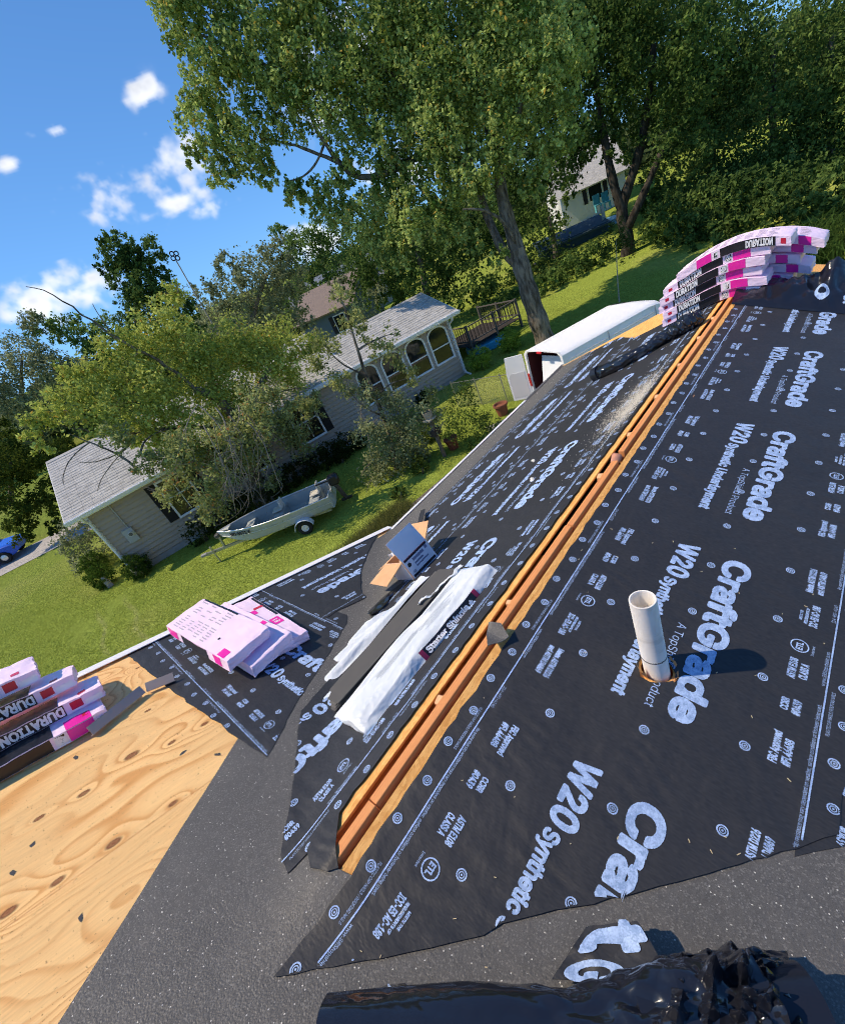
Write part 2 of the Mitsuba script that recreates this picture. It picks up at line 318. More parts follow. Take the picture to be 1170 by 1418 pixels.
for k, (x, r) in enumerate(((2.66, .045), (2.70, .03))):
    v, f = arr(trimesh.creation.icosphere(2, r)); v = v * [1.4, .7, .7] + [x, 1.285 + .02 * k, ZR - .02]; v += (meshkit.noise(v * 40, 3)[:, None] - .5) * .014
    put(f'{house}__ridge_block', (v, f), ('matte', (.52, .25, .17)), True)
# walls, soffits, fascia and drip edges
def wall(a, b, z0, z1, th=.14, name='wall'):
    a, b = np.array([*a, 0.0]), np.array([*b, 0.0]); d, s, u = frame_of(b - a)
    put(f'{house}__{name}', box((a + b) / 2 + [0, 0, (z0 + z1) / 2], (np.linalg.norm(b - a), th, z1 - z0), [d, s, u]), 'vinyl')
ze = ZR - EAVE * PA
wall((2.2, 3.7), (6.8, 3.7), G - .3, ze + .02); wall((6.8, 3.77), (6.8, -1.1), G - .3, ze + .02); wall((6.8, -1.1), (2.2, -1.1), G - .3, ze + .02)
wall((2.2, 3.6), (2.2, 3.79), G - .3, ze + .02); wall((2.2, 3.79), (-8.0, 3.79), G - .3, ZC + .05); wall((2.2, -1.0), (2.2, -3.3), G - .3, ZC + .05); wall((2.2, -3.3), (-8, -3.3), G - .3, ZC + .05)
put(f'{house}__gable', flat([(-1.0 - YR + .0, ze - .02), (3.75 - 0, ze - .02), (YR, ZR - .09)], [(0, 1, 0), (0, 0, 1), (1, 0, 0)], (6.75, 0, 0), .1), 'vinyl')
put(f'{house}__gable', flat([(2.15, ZC), (2 * XB - 2.1, ZC), (XB, float(z_cross(np.array(XB))) - .1)], [(1, 0, 0), (0, 0, 1), (0, -1, 0)], (0, 3.86, 0), .1), 'vinyl')
WHT = ('satin', (.80, .81, .82)); DKS = ('satin', (.16, .16, .17))
def edge_strip(p, q, up, out, w1, w2, t=.006, name='drip_edge', mat=WHT):
    p, q, up, out = (np.asarray(k, float) for k in (p, q, up, out)); d = (q - p) / np.linalg.norm(q - p)
    a = bar(p - out * (w1 / 2 - .012) + up * .020, q - out * (w1 / 2 - .012) + up * .020, w1, t, up)
    b = bar(p + out * .013 - np.array([0, 0, w2 / 2 - .0225]), q + out * .013 - np.array([0, 0, w2 / 2 - .0225]), t, w2)
    put(f'{house}__{name}', join(a, b), mat)
o = np.array([0, 1.0, 0])
for a, b in ((XC - .03, 3.6), (3.55, 5.75), (5.75, XE)):
    edge_strip((a, YR + EAVE, ze), (b, YR + EAVE, ze), (0, COS * PA, COS), o, .05, .07, mat=WHT if b < 6 else DKS)
    put(f'{house}__fascia', bar((a, YR + EAVE - .02, ze - .12), (b, YR + EAVE - .02, ze - .12), .02, .19), ('satin', (.30, .29, .28)))
for a, b in ((XC + .01, .45), (.47, -1.2), (-1.18, XB)):
    edge_strip((a, YBR, float(z_cross(np.array(a)))), (b, YBR, float(z_cross(np.array(b)))), (PB, 0, 1), o, .085, .07)
put(f'{house}__fascia', bar((XC, YBR - .02, ZC - .11), (XB, YBR - .02, float(z_cross(np.array(XB))) - .11), .02, .18), ('satin', (.30, .29, .28)))
for s in (1, -1):
    put(f'{house}__fascia', bar((XE + .01, YR, ZR - .09), (XE + .01, YR + s * EAVE, ze - .09), .02, .16), ('satin', (.30, .29, .28)))
    put(f'{house}__soffit', slab([(2.3, YR + s * (EAVE - .02)), (XE, YR + s * (EAVE - .02)), (XE, YR + s * (EAVE - .5)), (2.3, YR + s * (EAVE - .5))][::s], zm, .01, drop=.03), ('satin', (.6, .6, .6)))
put(f'{house}__ceiling', box((2.4, 1.3, ze - .05), (9, 4.7, .05)), ('matte', (.05, .045, .04)))

# granulated ice barrier in both valleys and along the eave
ice = drape([(2.50, YR + EAVE), (1.2, 3.75), (.3, 2.62), (-.05, 2.315), (-.87, 1.645), (-1.9, .83), (-3.0, .0), (-3.0, -3.4), (2.4, -3.4), (2.6, -1.4), (1.6, .2), (.4, 1.188), (-.075, 1.188), (-.11, 1.30), (-.075, 1.40), (.5, 1.75), (1.5, 2.2), (2.6, 3.45), (4.5, 3.45), (XE - .1, 3.42), (XE - .1, YR + EAVE)], .004, .06, wr=.7)
put(f'{house}__ice_barrier', ice, 'granule', True)

# ------------------------------------------------------------------ the printed pattern of the underlayment
PER = 1.3335
def pattern():
    """(outline kind, text, start along the roll, base across it, capital height, length, turn): one repeat"""
    P = [('b', 'CraftGrade', 0, .803, .107, .985, 1), ('b', 'W20', -.009, .580, .090, .262, 1), ('b', 'Synthetic Underlayment', .270, .584, .052, .735, 1), ('t', 'A TopShield Product', .516, .713, .036, .470, 1)]
    for turn, s0, k in ((1, .315, 0), (-1, 1.165, 1)):
        rows = [('FBC Approved', .03, .134, .026, 0), ('#FL46488', .04, .11, .026, 1), ('CCRR', .265, .058, .024, 0), ('#0439', .262, .07, .026, 1), ('ASTM E108', .425, .105, .026, 0), ('CLASS A', .44, .08, .026, 1),
                ('MEETS THE', .75, .06, .010, -.42), ('REQUIREMENTS OF', .735, .10, .011, .10), ('ICC-ES AC-188', .73, .135, .027, 1), ('Meets ASTM D226', .937, .165, .025, 0), ('and ASTM D4869', .942, .158, .025, 1)]
        for s, a, w, h, r in rows:
            b = s0 - turn * .040 * r
            if turn > 0: P.append(('b', s, a, b, h, w, 1))
            else: P.append(('b', s, .976 - a, b, h, w, -1))
        a = .62 if turn > 0 else .373; c = s0 + turn * .004
        P += [('r', (.029, .034), a, c, 0, 0, 1), ('b', 'ETL', a - turn * .021, c - turn * .011, .022, .042, turn), ('t', 'Intertek', a - turn * .027, c - turn * .052, .010, .054, turn)]
        e = .196 if turn > 0 else 1.265
        for s, a, w in (('www.SRStopshield.com', .890, .178), ('214-491-4140', 1.240, .110), ('Be aware that slip resistance may vary dependent on weather, surface conditions or footwear being used.', 1.458 - PER, .670)):
            P.append(('t', s, a if turn > 0 else PER * 1.06 - a, e, .014, w, turn))
        e = .160 if turn > 0 else 1.301
        for q in (0, PER / 2):
            P.append(('t', 'PLASTIC CAP NAILS / ROOFING NAILS', (.710 if turn > 0 else .74) + q, e, .012, .205, turn))
    for k in range(4):
        for a, b in ((-.098, .415), (.089, .747), (-.06, 1.065)): P.append(('c', None, a + k * PER / 4, b, .019, 0, 1))
    for k in range(8):
        P.append(('c', None, .572 + k * PER / 8, .127 + .016 * (k % 2), .019, 0, 1)); P.append(('c', None, .50 + k * PER / 8, 1.325 + .014 * (k % 2), .019, 0, 1))
    return P
PATTERN = pattern()
NAIL = join(*[(np.c_[v, 0 * v[:, :1]], f) for v, f in (ring2d(.74, 1), ring2d(.40, .58, 14), ring2d(0, .2, 8))])
def printed(key, mp, a0, a1, keep, off, b_lines=(.189, 1.272), detail=True, lift=.0026):
    """lays the pattern over a sheet: mp(a, b) -> x, y on the roof plan; keep: the sheet's outline (shapely)"""
    groups = {'lettering': [], 'nail_mark': [], 'printed_line': []}
    for n in range(int(math.floor(a0 / PER)) - 1, int(math.ceil(a1 / PER)) + 1):
        for kind, s, a, b, h, w, turn in PATTERN:
            a = a + n * PER
            if a > a1 or a + max(w, .05) < a0 - .3: continue
            if kind in 'bt':
                if not detail and h < .02: continue
                v, f = text2d(s, kind == 'b'); v = v * [w / v[:, 0].max(), h] * turn + [a, b]
            elif kind == 'r': v, f = ring2d(*s); v = v + [a, b]
            else: v, f = NAIL[0][:, :2] * h + [a, b], NAIL[1]
            groups['nail_mark' if kind == 'c' else 'lettering'].append((np.c_[v, 0 * v[:, :1]], f))
    for b in b_lines:
        m = int((a1 - a0) / .05) + 2; a = np.linspace(a0, a1, m); V = np.vstack([np.c_[a, np.full(m, b - .003)], np.c_[a, np.full(m, b + .003)]]); i = np.arange(m - 1)
        groups['printed_line'].append((np.c_[V, 0 * V[:, :1]], np.vstack([np.c_[i, i + 1, i + 1 + m], np.c_[i, i + 1 + m, i + m]])))
    for name, g in groups.items():
        if not g: continue
        v, f = join(*g)
        v, f = trimesh.remesh.subdivide_to_size(v, f, .05, max_iter=8)
        x, y = mp(v[:, 0], v[:, 1]); c = np.c_[x, y][f].mean(1)
        f = f[shapely.contains_xy(keep, c[:, 0], c[:, 1])]
        if not len(f): continue
        u, inv = np.unique(f, return_inverse=True); x, y = x[u], y[u]; f = inv.reshape(-1, 3)
        z = zroof(x, y) + off + lift + wrinkle(x, y)
        P = np.c_[x, y, z]
        if np.cross(P[f[:, 1]] - P[f[:, 0]], P[f[:, 2]] - P[f[:, 0]])[:, 2].sum() < 0: f = f[:, ::-1]
        tag(put(f'{key}__{name}', (P, f), 'ink'), kind='stuff')
def sheet(label, poly, off, mp, a0, a1, holes=(), b_lines=(.189, 1.272), detail=True):
    k = fresh(f'{house}__underlayment_sheet'); put(k, drape(poly, off, holes=holes), 'underlay', True, exact=True)
    if label: labels[k] = {'label': label}
    keep = sg.Polygon(poly, [list(h) for h in holes]).buffer(-.004)
    printed(k, mp, a0, a1, keep, off, b_lines, detail)
    return k
def pts(fn, *q): return [tuple(fn(*p)[:2]) for p in q]
def rag(poly, amp=.006, step=.05, seed=1):
    """a hand-cut outline"""
    r = np.random.default_rng(seed); out = []
    for a, b in zip(poly, poly[1:] + poly[:1]):
        a, b = np.array(a), np.array(b); m = max(1, int(np.linalg.norm(b - a) / step))
        for i in range(m): out.append(tuple(a + (b - a) * i / m + r.normal(0, amp, 2) * (i > 0)))
    return out
# right slope: first and second course
mpR = lambda a, b: (2.058 - a, YR - b * COS)
tear = [(PIPE[0] + r * math.cos(t), PIPE[1] + r * math.sin(t)) for t, r in zip(np.arange(14) / 14 * 2 * np.pi, (.060, .062, .058, .064, .068, .072, .088, .082, .070, .070, .078, .072, .062, .06))][::-1]
cut = pts(on_right, (390, 1360), (470, 1347), (560, 1330), (650, 1309), (700, 1286), (800, 1263), (960, 1222))
yl = YR - 1.36 * COS
R1 = rag([*cut, (.98, yl), (5.66, yl), (5.68, .3), (5.66, 1.19), (-.02, 1.19)], .003)
sheet('first course of black underlayment on the slope with the white pipe', R1, .010, mpR, -3.7, 2.6, [tear])
mpR2 = lambda a, b: (2.61 - a, YR - (b + 1.083) * COS)
R2 = rag([(1.0, yl + .1), *pts(on_right, (1100, 1192), (1170, 1178), (1400, 1120)), (2.2, YR - EAVE), (5.6, YR - EAVE), (5.66, yl + .1)], .003)
sheet('lower course of black underlayment at the right edge of the picture', R2, .006, mpR2, -3.1, 1.8, b_lines=(1.272,), detail=False)
# left slope: upper course lapping the lower one
mpL1 = lambda a, b: (1.885 - a, YR + (1.49 - b) * COS)
yl1 = YR + 1.37 * COS
L1 = rag([(-.075, 1.40), (6.15, 1.40), (6.25, yl1), (1.62, yl1), (1.45, 2.60), (1.30, 2.68), (1.13, 2.69), (1.05, 2.50), *pts(on_left, (430, 1000), (412, 1110), (395, 1190), (402, 1213))], .003, seed=3)
sheet('upper course of black underlayment on the slope with the cardboard box', L1, .010, mpL1, -4.5, 2.2)
mpL2 = lambda a, b: (2.66 + a, YR + (b + 1.0) * COS)
L2 = rag([(1.66, yl1 - .1), (6.3, yl1 - .1), (6.85, 2.9), (6.9, YR + 2.33 * COS), (2.62, YR + 2.33 * COS), (2.3, 3.1)], .003, seed=4)
sheet('lower course of black underlayment above the gutter edge', L2, .006, mpL2, -1.2, 4.3)
# cross wing
cb = 1 / math.sqrt(1 + PB * PB)
mpB1 = lambda a, b: (-.16 + b * .83, 2.873 - a)
B1 = rag([(-.20, YBR - .055), (-.13, 3.2), (-.05, 2.36), (-.01, 2.05), (.10, 2.13), (.27, 2.27), (.62, 2.50), (.96, 2.74), (1.03, 2.84), (.97, YBR - .055)], .004, seed=5)
sheet('black underlayment under the pink bundles beside the plywood', B1, .006, mpB1, -1.4, 1.0)
mpB2 = lambda a, b: (2.07 - a * cb, 4.255 - b)
B2 = rag([(.90, YBR - .06), (2.30, YBR - .06), (1.95, 3.75), (1.60, 3.42), (1.34, 3.07), (1.28, 2.92), (1.05, 2.97), (.90, 2.96)], .004, seed=6)
sheet('small black underlayment piece filling the inner corner of the roof', B2, .010, mpB2, -.3, 1.4, b_lines=())
# loose flaps: at the end of the slot, in the valley, by the box
def flap(poly, lift, amp, seed, mat='underlay', name='underlayment_flap', L=.03, base=.012):
    v, f = drape(poly, base, L, .003)
    P = v * [1, 1, 0]; v[:, 2] += lift(v[:, 0], v[:, 1]) + amp * np.abs(meshkit.fbm(P * 11, 3, seed) - .5) * 2
    return put(f'{house}__{name}', (v, f), mat, 40)
flap(pts(on_left, (440, 1150), (472, 1127), (468, 1165), (465, 1199), (452, 1207), (432, 1204), (428, 1180)), lambda x, y: .006 * np.clip(1 - np.hypot(x + .1, y - 1.36) / .13, 0, 1), .002, 3, 'underlay', base=.011)
flap(pts(on_left, (586, 713), (592, 712), (588, 735), (583, 748), (581, 735)), lambda x, y: .05 + 0 * x, .02, 5)
flap(pts(on_left, (512, 855), (545, 822), (538, 840), (520, 856)), lambda x, y: .01 + 0 * x, .05, 6, 'film_black')
# torn plywood lips standing up round the pipe
for a, h, w in ((2.75, .055, .42), (3.7, .010, 1.0), (4.7, .016, .7), (5.6, .022, .5)):
    t = np.linspace(a - w / 2, a + w / 2, 7); q = []
    for r, z in ((.064, -.01), (.085, h)): q.append(np.c_[PIPE[0] + r * np.cos(t), PIPE[1] + r * np.sin(t), pz + PA * r * np.sin(t) + z + (.3 * h * np.sin(t * 13) if z > 0 else 0)])
    i = np.arange(6); V = np.vstack(q); F = np.vstack([np.c_[i, i + 1, i + 8], np.c_[i, i + 8, i + 7]])
    put(f'{house}__torn_lip', (np.vstack([V, V + [.003, .003, .002]]), np.vstack([F, F[:, ::-1] + 14])), ('matte', (.62, .32, .14)))
# ------------------------------------------------------------------ the vent pipe
pipe = thing('vent_pipe', 'weathered white plastic vent pipe standing out of the black roof underlayment', 'pipe')
put(f'{pipe}__tube', revolve([(.0515, pz - .25), (.0515, pz + .434), (.0505, pz + .437), (.0455, pz + .437), (.0445, pz + .434), (.0445, pz - .25)], [PIPE[0], PIPE[1], 0], n=40), 'pvc', 40)
put(f'{pipe}__cut_line', revolve([(.0513, pz + .098), (.0525, pz + .099), (.0528, pz + .1015), (.0525, pz + .104), (.0513, pz + .105)], [PIPE[0], PIPE[1], 0], n=40), ('matte', (.10, .09, .085)), True)

# ------------------------------------------------------------------ wrapped shingle bundles
def crease(P, f, seed, n=6, warp=.35):
    """sharp folds, 0 to 1: the mean of several warped triangle waves"""
    r = np.random.default_rng(seed); w = P + warp / f * (np.stack([meshkit.noise(P * f * .6 + 7 * j, seed + j) for j in range(3)], -1) - .5) * 2; out = 0
    for j in range(n):
        k = r.normal(0, 1, 3); k *= f * r.uniform(.4, 1.3) / np.linalg.norm(k); t = w @ k + r.random(); out = out + np.abs(2 * (t - np.floor(t)) - 1)
    return out / n
def bundle(label, group, place, n_lay=1, face=-1, wr=.006, seed=0, patches=(), rough=1.0, L=1.02, W=.345, H=.082):
    """place(u, v, w) maps length 0..1, width 0..1 and thickness in metres to the world; patches: (side, u0, u1, t0, t1, kind, text)"""
    k = thing('shingle_bundle', label, 'bundle of roof shingles', group)
    s = seed * 3.7
    def soft(P):                                         # rounded, creased film round the stack of shingles
        q = P.copy(); t = q[:, 2] / H
        e = np.minimum(q[:, 0], 1 - q[:, 0]) * L; ev = np.minimum(q[:, 1], 1 - q[:, 1]) * W
        U = np.c_[q[:, 0] * L + s, q[:, 1] * W, q[:, 2]]
        n = (crease(U, 7.0, seed) - .5) * 2.6; m = meshkit.noise(U * [30, 9, 25], seed + 5) - .5
        near = np.exp(-e / .05)
        dz = (n * .7 + m * .8) * wr * np.where(t > .5, 1, .3) * (.55 + 1.0 * near)
        X = place(q[:, 0] + (meshkit.noise(U * [0, 40, 70], seed + 2) - .5) * .014 * near, q[:, 1] + n * wr * .45 * np.exp(-ev / .03) / W + .01 * near * m, np.clip(q[:, 2] * (1 - .10 * near) + .05 * H * near, 0, 1) + dz)
        return X
    def face_grid(side, u0, u1, a0, a1, nu, nv, off=0.0):
        def fn(u, v):
            uu = u0 + (u1 - u0) * u; vv = a0 + (a1 - a0) * v; o = np.zeros_like(uu)
            if side == 't': return soft(np.c_[uu, vv, o + H + off])
            if side == 'f': return soft(np.c_[uu, o - off / W, vv * H])
            if side == 'b': return soft(np.c_[uu, o + 1 + off / W, vv * H])
        return surf(fn, nu, nv)
    # closed body
    nu, nv, nw = 44, 16, 7
    def gridface(fn, a, b): return surf(lambda u, v: soft(fn(u, v)), a, b)
    z0 = lambda u: np.zeros_like(u)
    fs = [gridface(lambda u, v: np.c_[u, v, z0(u) + H], nu, nv), gridface(lambda u, v: np.c_[u, 1 - v, z0(u)], nu, nv), gridface(lambda u, v: np.c_[u, z0(u), v * H], nu, nw), gridface(lambda u, v: np.c_[u, z0(u) + 1, H - v * H], nu, nw),
          gridface(lambda u, v: np.c_[z0(u), 1 - u, v * H], nv, nw), gridface(lambda u, v: np.c_[z0(u) + 1, u, v * H], nv, nw)]
    v, f = join(*fs); m = trimesh.Trimesh(v, f, process=True, merge_tex=True); m.merge_vertices(digits_vertex=5)
    put(f'{k}__wrapper', (m.vertices, m.faces), 'film_pink', 50)
    vec = place(np.array([0., 1, 0, 0]), np.array([0., 0, 1, 0]), np.array([0, 0, 0, .1])); hand = np.dot(np.cross(vec[1] - vec[0], vec[2] - vec[0]), vec[3] - vec[0])
    for side, u0, u1, a0, a1, kind, *tx in patches:
        o = .0022
        if kind in ('black', 'magenta', 'white', 'red', 'grey'):
            col = {'black': ('gloss', (.012, .012, .016)), 'magenta': ('gloss', (.80, .02, .36)), 'white': ('gloss', (.8, .8, .82)), 'red': ('gloss', (.55, .02, .05)), 'grey': ('matte', (.44, .38, .47))}[kind]
            nm = {'black': 'black_band', 'magenta': 'magenta_patch', 'white': 'white_patch', 'red': 'red_tag', 'grey': 'fine_print'}[kind]
            v, f = face_grid(side, u0, u1, a0, a1, max(3, int(abs(u1 - u0) * 60)), max(3, int(abs(a1 - a0) * 14)), o * (1 if kind != 'grey' else .8))
            put(f'{k}__{nm}', (v, f), col, True)
        else:
            if kind == 'text':
                t2, tf = text2d(tx[0], True); t2 = t2 / [t2[:, 0].max(), 1.0]
            else: t2, tf = ring2d(.62, 1, 16); g2, gf = text2d('X', True); g2 = (g2 / [g2[:, 0].max(), 1] - .5) * .8; t2, tf = np.vstack([t2, g2]) * .5 + .5, np.vstack([tf, gf + len(t2)])
            V, F = trimesh.remesh.subdivide_to_size(np.c_[t2, 0 * t2[:, :1]], tf, .09, max_iter=6)
            uu = u0 + (u1 - u0) * V[:, 0]; vv = a0 + (a1 - a0) * V[:, 1]; oz = np.zeros(len(uu))
            P = {'t': np.c_[uu, vv, oz + H + 2.1 * o], 'f': np.c_[uu, oz - 2.1 * o / W, vv * H], 'b': np.c_[uu, oz + 1 + 2.1 * o / W, vv * H]}[side]
            put(f'{k}__lettering', (soft(P), F), ('gloss', (.82, .82, .84) if len(tx) < 2 else tx[1]), False)
    return k
def fine(u0, u1, v0, v1, nu, nv, seed):
    """the small print of the wrapper: short dark rules, as separate lines"""
    r = np.random.default_rng(seed); out = []
    for i in range(nu):
        for j in range(nv):
            a = u0 + (u1 - u0) * (i + r.uniform(.0, .2)) / nu; b = a + (u1 - u0) / nu * r.uniform(.45, .75); c = v0 + (v1 - v0) * (j + .2) / nv
            if r.random() < .85: out.append(('t', a, b, c, c + (v1 - v0) / nv * .4, 'grey'))
    return out
def band(side, flip, txt='DURATION'):
    a, b = (.30, .70) if not flip else (.70, .30); t0, t1 = (.16, .84) if not flip else (.84, .16)
    return [(side, .27, .73, .04, .96, 'black'), (side, a + (.17 if not flip else -.0) * .0, b + (-.10 if not flip else .10), t0, t1, 'text', txt), (side, .74, .82, .05, .95, 'magenta'), (side, .18, .25, .05, .95, 'magenta'), (side, .67 if not flip else .36, .72 if not flip else .29, t0, t1, 'logo'), (side, .05, .11, .45, .8, 'red')]
# the three on the cross wing, beside the plywood
def on_wing(x, y, dx, dy, tilt=0.0, lift=0.0, L=1.02, W=.345, sag=0.0, ang=0.0):
    ca, sa = math.cos(ang), math.sin(ang)
    def place(u, v, w):
        a, b = (u - .5) * L, (v - .5) * W
        X, Y = x + b * ca * cb - a * sa, y + a * ca + b * sa * cb
        z = z_cross(X) + .012 + lift + tilt * (v - .5) + sag * (4 * (u - .5) ** 2)
        return np.c_[X - PB * cb * w * 0 + PB * w * .9, Y, z + w * .95]
    return place
fp = fine(.42, .95, .56, .95, 4, 5, 1) + fine(.40, .95, .08, .48, 5, 6, 2)
bundle('lower pink shingle bundle crushed beneath the tilted one on the underlayment', 'pink bundles on the cross wing', on_wing(.39, 3.26, 1, 1, ang=.05, lift=.045, tilt=.075), seed=2, patches=[('f', .1, .9, .1, .4, 'white'), ('t', .86, .93, .3, .7, 'magenta'), ('t', .30, .36, .75, .97, 'magenta')])
bundle('flat pink shingle bundle at the right of the small pile, with a magenta patch', 'pink bundles on the cross wing', on_wing(.54, 3.32, 1, 1, ang=-.04, lift=.0), seed=3, patches=[('t', .30, .42, .70, .92, 'magenta'), ('t', .33, .39, .75, .87, 'white'), ('t', .62, .70, .55, .72, 'magenta'), ('t', .70, .74, .72, .95, 'red'), ('t', .45, .95, .93, .99, 'black')])
bundle('topmost pink shingle bundle of the small pile, its printed side up', 'pink bundles on the cross wing', on_wing(.30, 3.34, 1, 1, tilt=.075, lift=.128, ang=.07), seed=4, wr=.006, patches=fp + [('f', .30, .72, .0, .9, 'black'), ('f', .10, .2, .1, .95, 'magenta'), ('f', .80, .97, .1, .9, 'magenta'), ('t', .06, .15, .02, .2, 'magenta'), ('t', .40, .95, .955, 1.0, 'black'), ('t', .28, .30, .28, .34, 'black')])
# the pile at the left edge of the picture
lab = ['lowest bundle of the pile at the left edge, with a magenta block and round emblem', 'second bundle from below in the pile at the left edge', 'third bundle from below in the pile at the left edge', 'topmost bundle of the pile at the left edge']
for i, (xe, yf, an) in enumerate(((-.455, 3.21, .02), (-.40, 3.36, .03), (-.47, 3.50, -.01), (-.58, 3.62, .04))):
    def place(u, v, w, xe=xe, yf=yf, an=an, i=i):
        a, b = (u - 1) * 1.02, v * .345
        X, Y = xe + a * cb - b * math.sin(an), yf + b + a * math.sin(an)
        return np.c_[X + PB * w * .9, Y, z_cross(X) + .014 + .096 * i + .95 * w + .03 * i * (u > 2) - (.07 if i else 0) * np.clip(v, 0, 1) * (1 if i < 3 else .4)]
    pt = [('f', .0, .80 if i else .72, .03, .97, 'black'), ('t', .0, .78 if i else .74, .01, .70, 'black')]
    if i: pt += [('f', .795, .50, .85, .18, 'text', 'DURATION'), ('f', .83, .89, .2, .85, 'red'), ('f', .90, .99, .1, .6, 'white')]
    else: pt += [('f', .80, .93, .04, .96, 'magenta'), ('t', .80, .93, .0, .30, 'magenta'), ('f', .735, .79, .05, .95, 'white'), ('f', .74, .785, .1, .9, 'black'), ('f', .743, .782, .15, .85, 'logo'), ('f', .40, .12, .85, .18, 'text', 'DURATION')]
    bundle(lab[i], 'bundles at the left edge', place, seed=11 + i, wr=.010, patches=pt + [('t', .88, .92, .15, .30, 'red')])
# the big pile across the far end of the ridge
def over_ridge(x0, yc, layer, flat, flipx=False, ang=0.0):
    def place(u, v, w):
        s = (u - .5) * 1.02
        y0 = yc - s * .955; x = x0 + v * .345 + s * math.sin(ang)
        t = y0 - YR
        tent = ZR - PA * (np.sqrt(t * t + .02) - .1)
        para = -1.625 - .50 * (y0 - 1.17) ** 2
        z = np.maximum(tent + .012, para * flat + tent * (1 - flat)) + .0805 * layer + w
        return np.c_[x, y0, z]
    return place
rl = ['lowest bundle of the big pile draped over the far ridge', 'second bundle from below in the big pile over the far ridge', 'third bundle from below in the big pile over the far ridge', 'fourth bundle from below in the big pile over the far ridge', 'fifth bundle from below in the big pile over the far ridge', 'topmost front bundle of the big pile over the far ridge']
for i, (yc, x0) in enumerate(((1.47, 5.83), (1.45, 5.81), (1.49, 5.83), (1.46, 5.80), (1.42, 5.82), (1.26, 5.80))):
    pt = [('f', .16, .60, .02, .98, 'black'), ('f', .18, .40, .16, .84, 'text', 'DURATION'), ('f', .69, .84, .02, .98, 'magenta'), ('f', .62, .68, .1, .9, 'white'), ('f', .625, .675, .14, .86, 'black'), ('f', .63, .67, .2, .8, 'logo'), ('f', .06, .10, .3, .7, 'red')]
    if i == 5: pt = [('f', .42, .88, .02, .98, 'black'), ('f', .64, .86, .84, .16, 'text', 'DURATION'), ('f', .20, .34, .02, .98, 'magenta'), ('f', .36, .40, .15, .85, 'white'), ('f', .365, .395, .2, .8, 'black'), ('f', .92, .96, .2, .8, 'red')] + fine(.1, .9, .1, .9, 8, 6, 8)
    bundle(rl[i], 'bundles over the far ridge', over_ridge(x0, yc, i, min(1, .35 + .18 * i)), seed=21 + i, wr=.006, patches=pt)
for i, (yc, x0) in enumerate(((1.30, 6.20), (1.16, 6.22), (1.24, 6.18), (1.12, 6.21), (1.06, 6.17))):
    bundle(f'{["lowest", "second", "third", "fourth", "topmost"][i]} bundle of the row behind the big pile over the far ridge', 'bundles in the row behind', over_ridge(x0, yc, i, min(1, .35 + .2 * i)), seed=31 + i, wr=.007, patches=[('f', .16, .60, .02, .98, 'black'), ('f', .80, .90, .02, .98, 'magenta')] + (fine(.1, .9, .1, .9, 7, 5, 9) if i == 4 else []))

# ------------------------------------------------------------------ opened bundle of starter strips
k = thing('starter_bundle', 'torn open white bundle of starter strips lying along the ridge slot', 'bundle of starter strips')
def st(u, v, w, x0=.335, x1=1.50, y0=1.60, y1=1.90, amp=.010, seed=1, pinch=0):
    x = x0 + (x1 - x0) * u; y = y0 + .035 * (1 - u) + (y1 - y0) * v
    U = np.c_[x * 8, y * 22, w * 20]; n = crease(np.c_[x * .8, y * 1.6, w * 2], 4.0, seed, 5, .15) - .5; m = crease(np.c_[x * .5, y * 6 - x * .4, w * 4], 5.0, seed + 1, 5, .15) - .5
    edge = np.exp(-np.minimum(v, 1 - v) / .16); en = np.exp(-np.minimum(u, 1 - u) / .05)
    z = z_main(y) + .014 + w * (1 - .35 * edge - .25 * en) + (n * 1.1 + m * 1.3) * amp * (w > .001) * (1 + edge)
    return np.c_[x + .03 * n * en, y + .02 * n - .045 * np.clip(1 - v / .12, 0, 1) * (1 - np.clip(w / .072, 0, 1)), z]
def closed(fn, H, nu, nv, nw):
    z0 = lambda u: np.zeros_like(u)
    fs = [surf(lambda u, v: fn(u, v, z0(u) + H), nu, nv), surf(lambda u, v: fn(u, 1 - v, z0(u)), nu, nv), surf(lambda u, v: fn(u, z0(u), v * H), nu, nw), surf(lambda u, v: fn(u, z0(u) + 1, H - v * H), nu, nw), surf(lambda u, v: fn(z0(u), 1 - u, v * H), nv, nw), surf(lambda u, v: fn(z0(u) + 1, u, v * H), nv, nw)]
    v, f = join(*fs); m = trimesh.Trimesh(v, f, process=True); m.merge_vertices(digits_vertex=4); return m.vertices, m.faces
put(f'{k}__wrapper', closed(st, .072, 170, 60, 8), 'film_white', 22)
v, f = surf(lambda u, v: st(.40 + .42 * u, .0 * v + .01, .012 + .062 * v) + [0, -.008, 0], 60, 8); put(f'{k}__black_band', (v, f), ('gloss', (.014, .012, .016)), True)
for a in (.395, .80):
    v, f = surf(lambda u, v: st(a + .025 * u, .0 * v + .01, .012 + .062 * v) + [0, -.009, .001], 5, 8); put(f'{k}__red_edge', (v, f), ('gloss', (.30, .02, .07)), True)
t2, tf = text2d('Starter Shingle +', True); V, F = trimesh.remesh.subdivide_to_size(np.c_[t2 / [t2[:, 0].max(), 1], 0 * t2[:, 0]], tf, .06, max_iter=6)
put(f'{k}__lettering', (st(.43 + .34 * V[:, 0], 0 * V[:, 0] + .01, .022 + .038 * V[:, 1]) + [0, -.014, .004], F), ('gloss', (.85, .85, .86)))
r = np.random.default_rng(4)
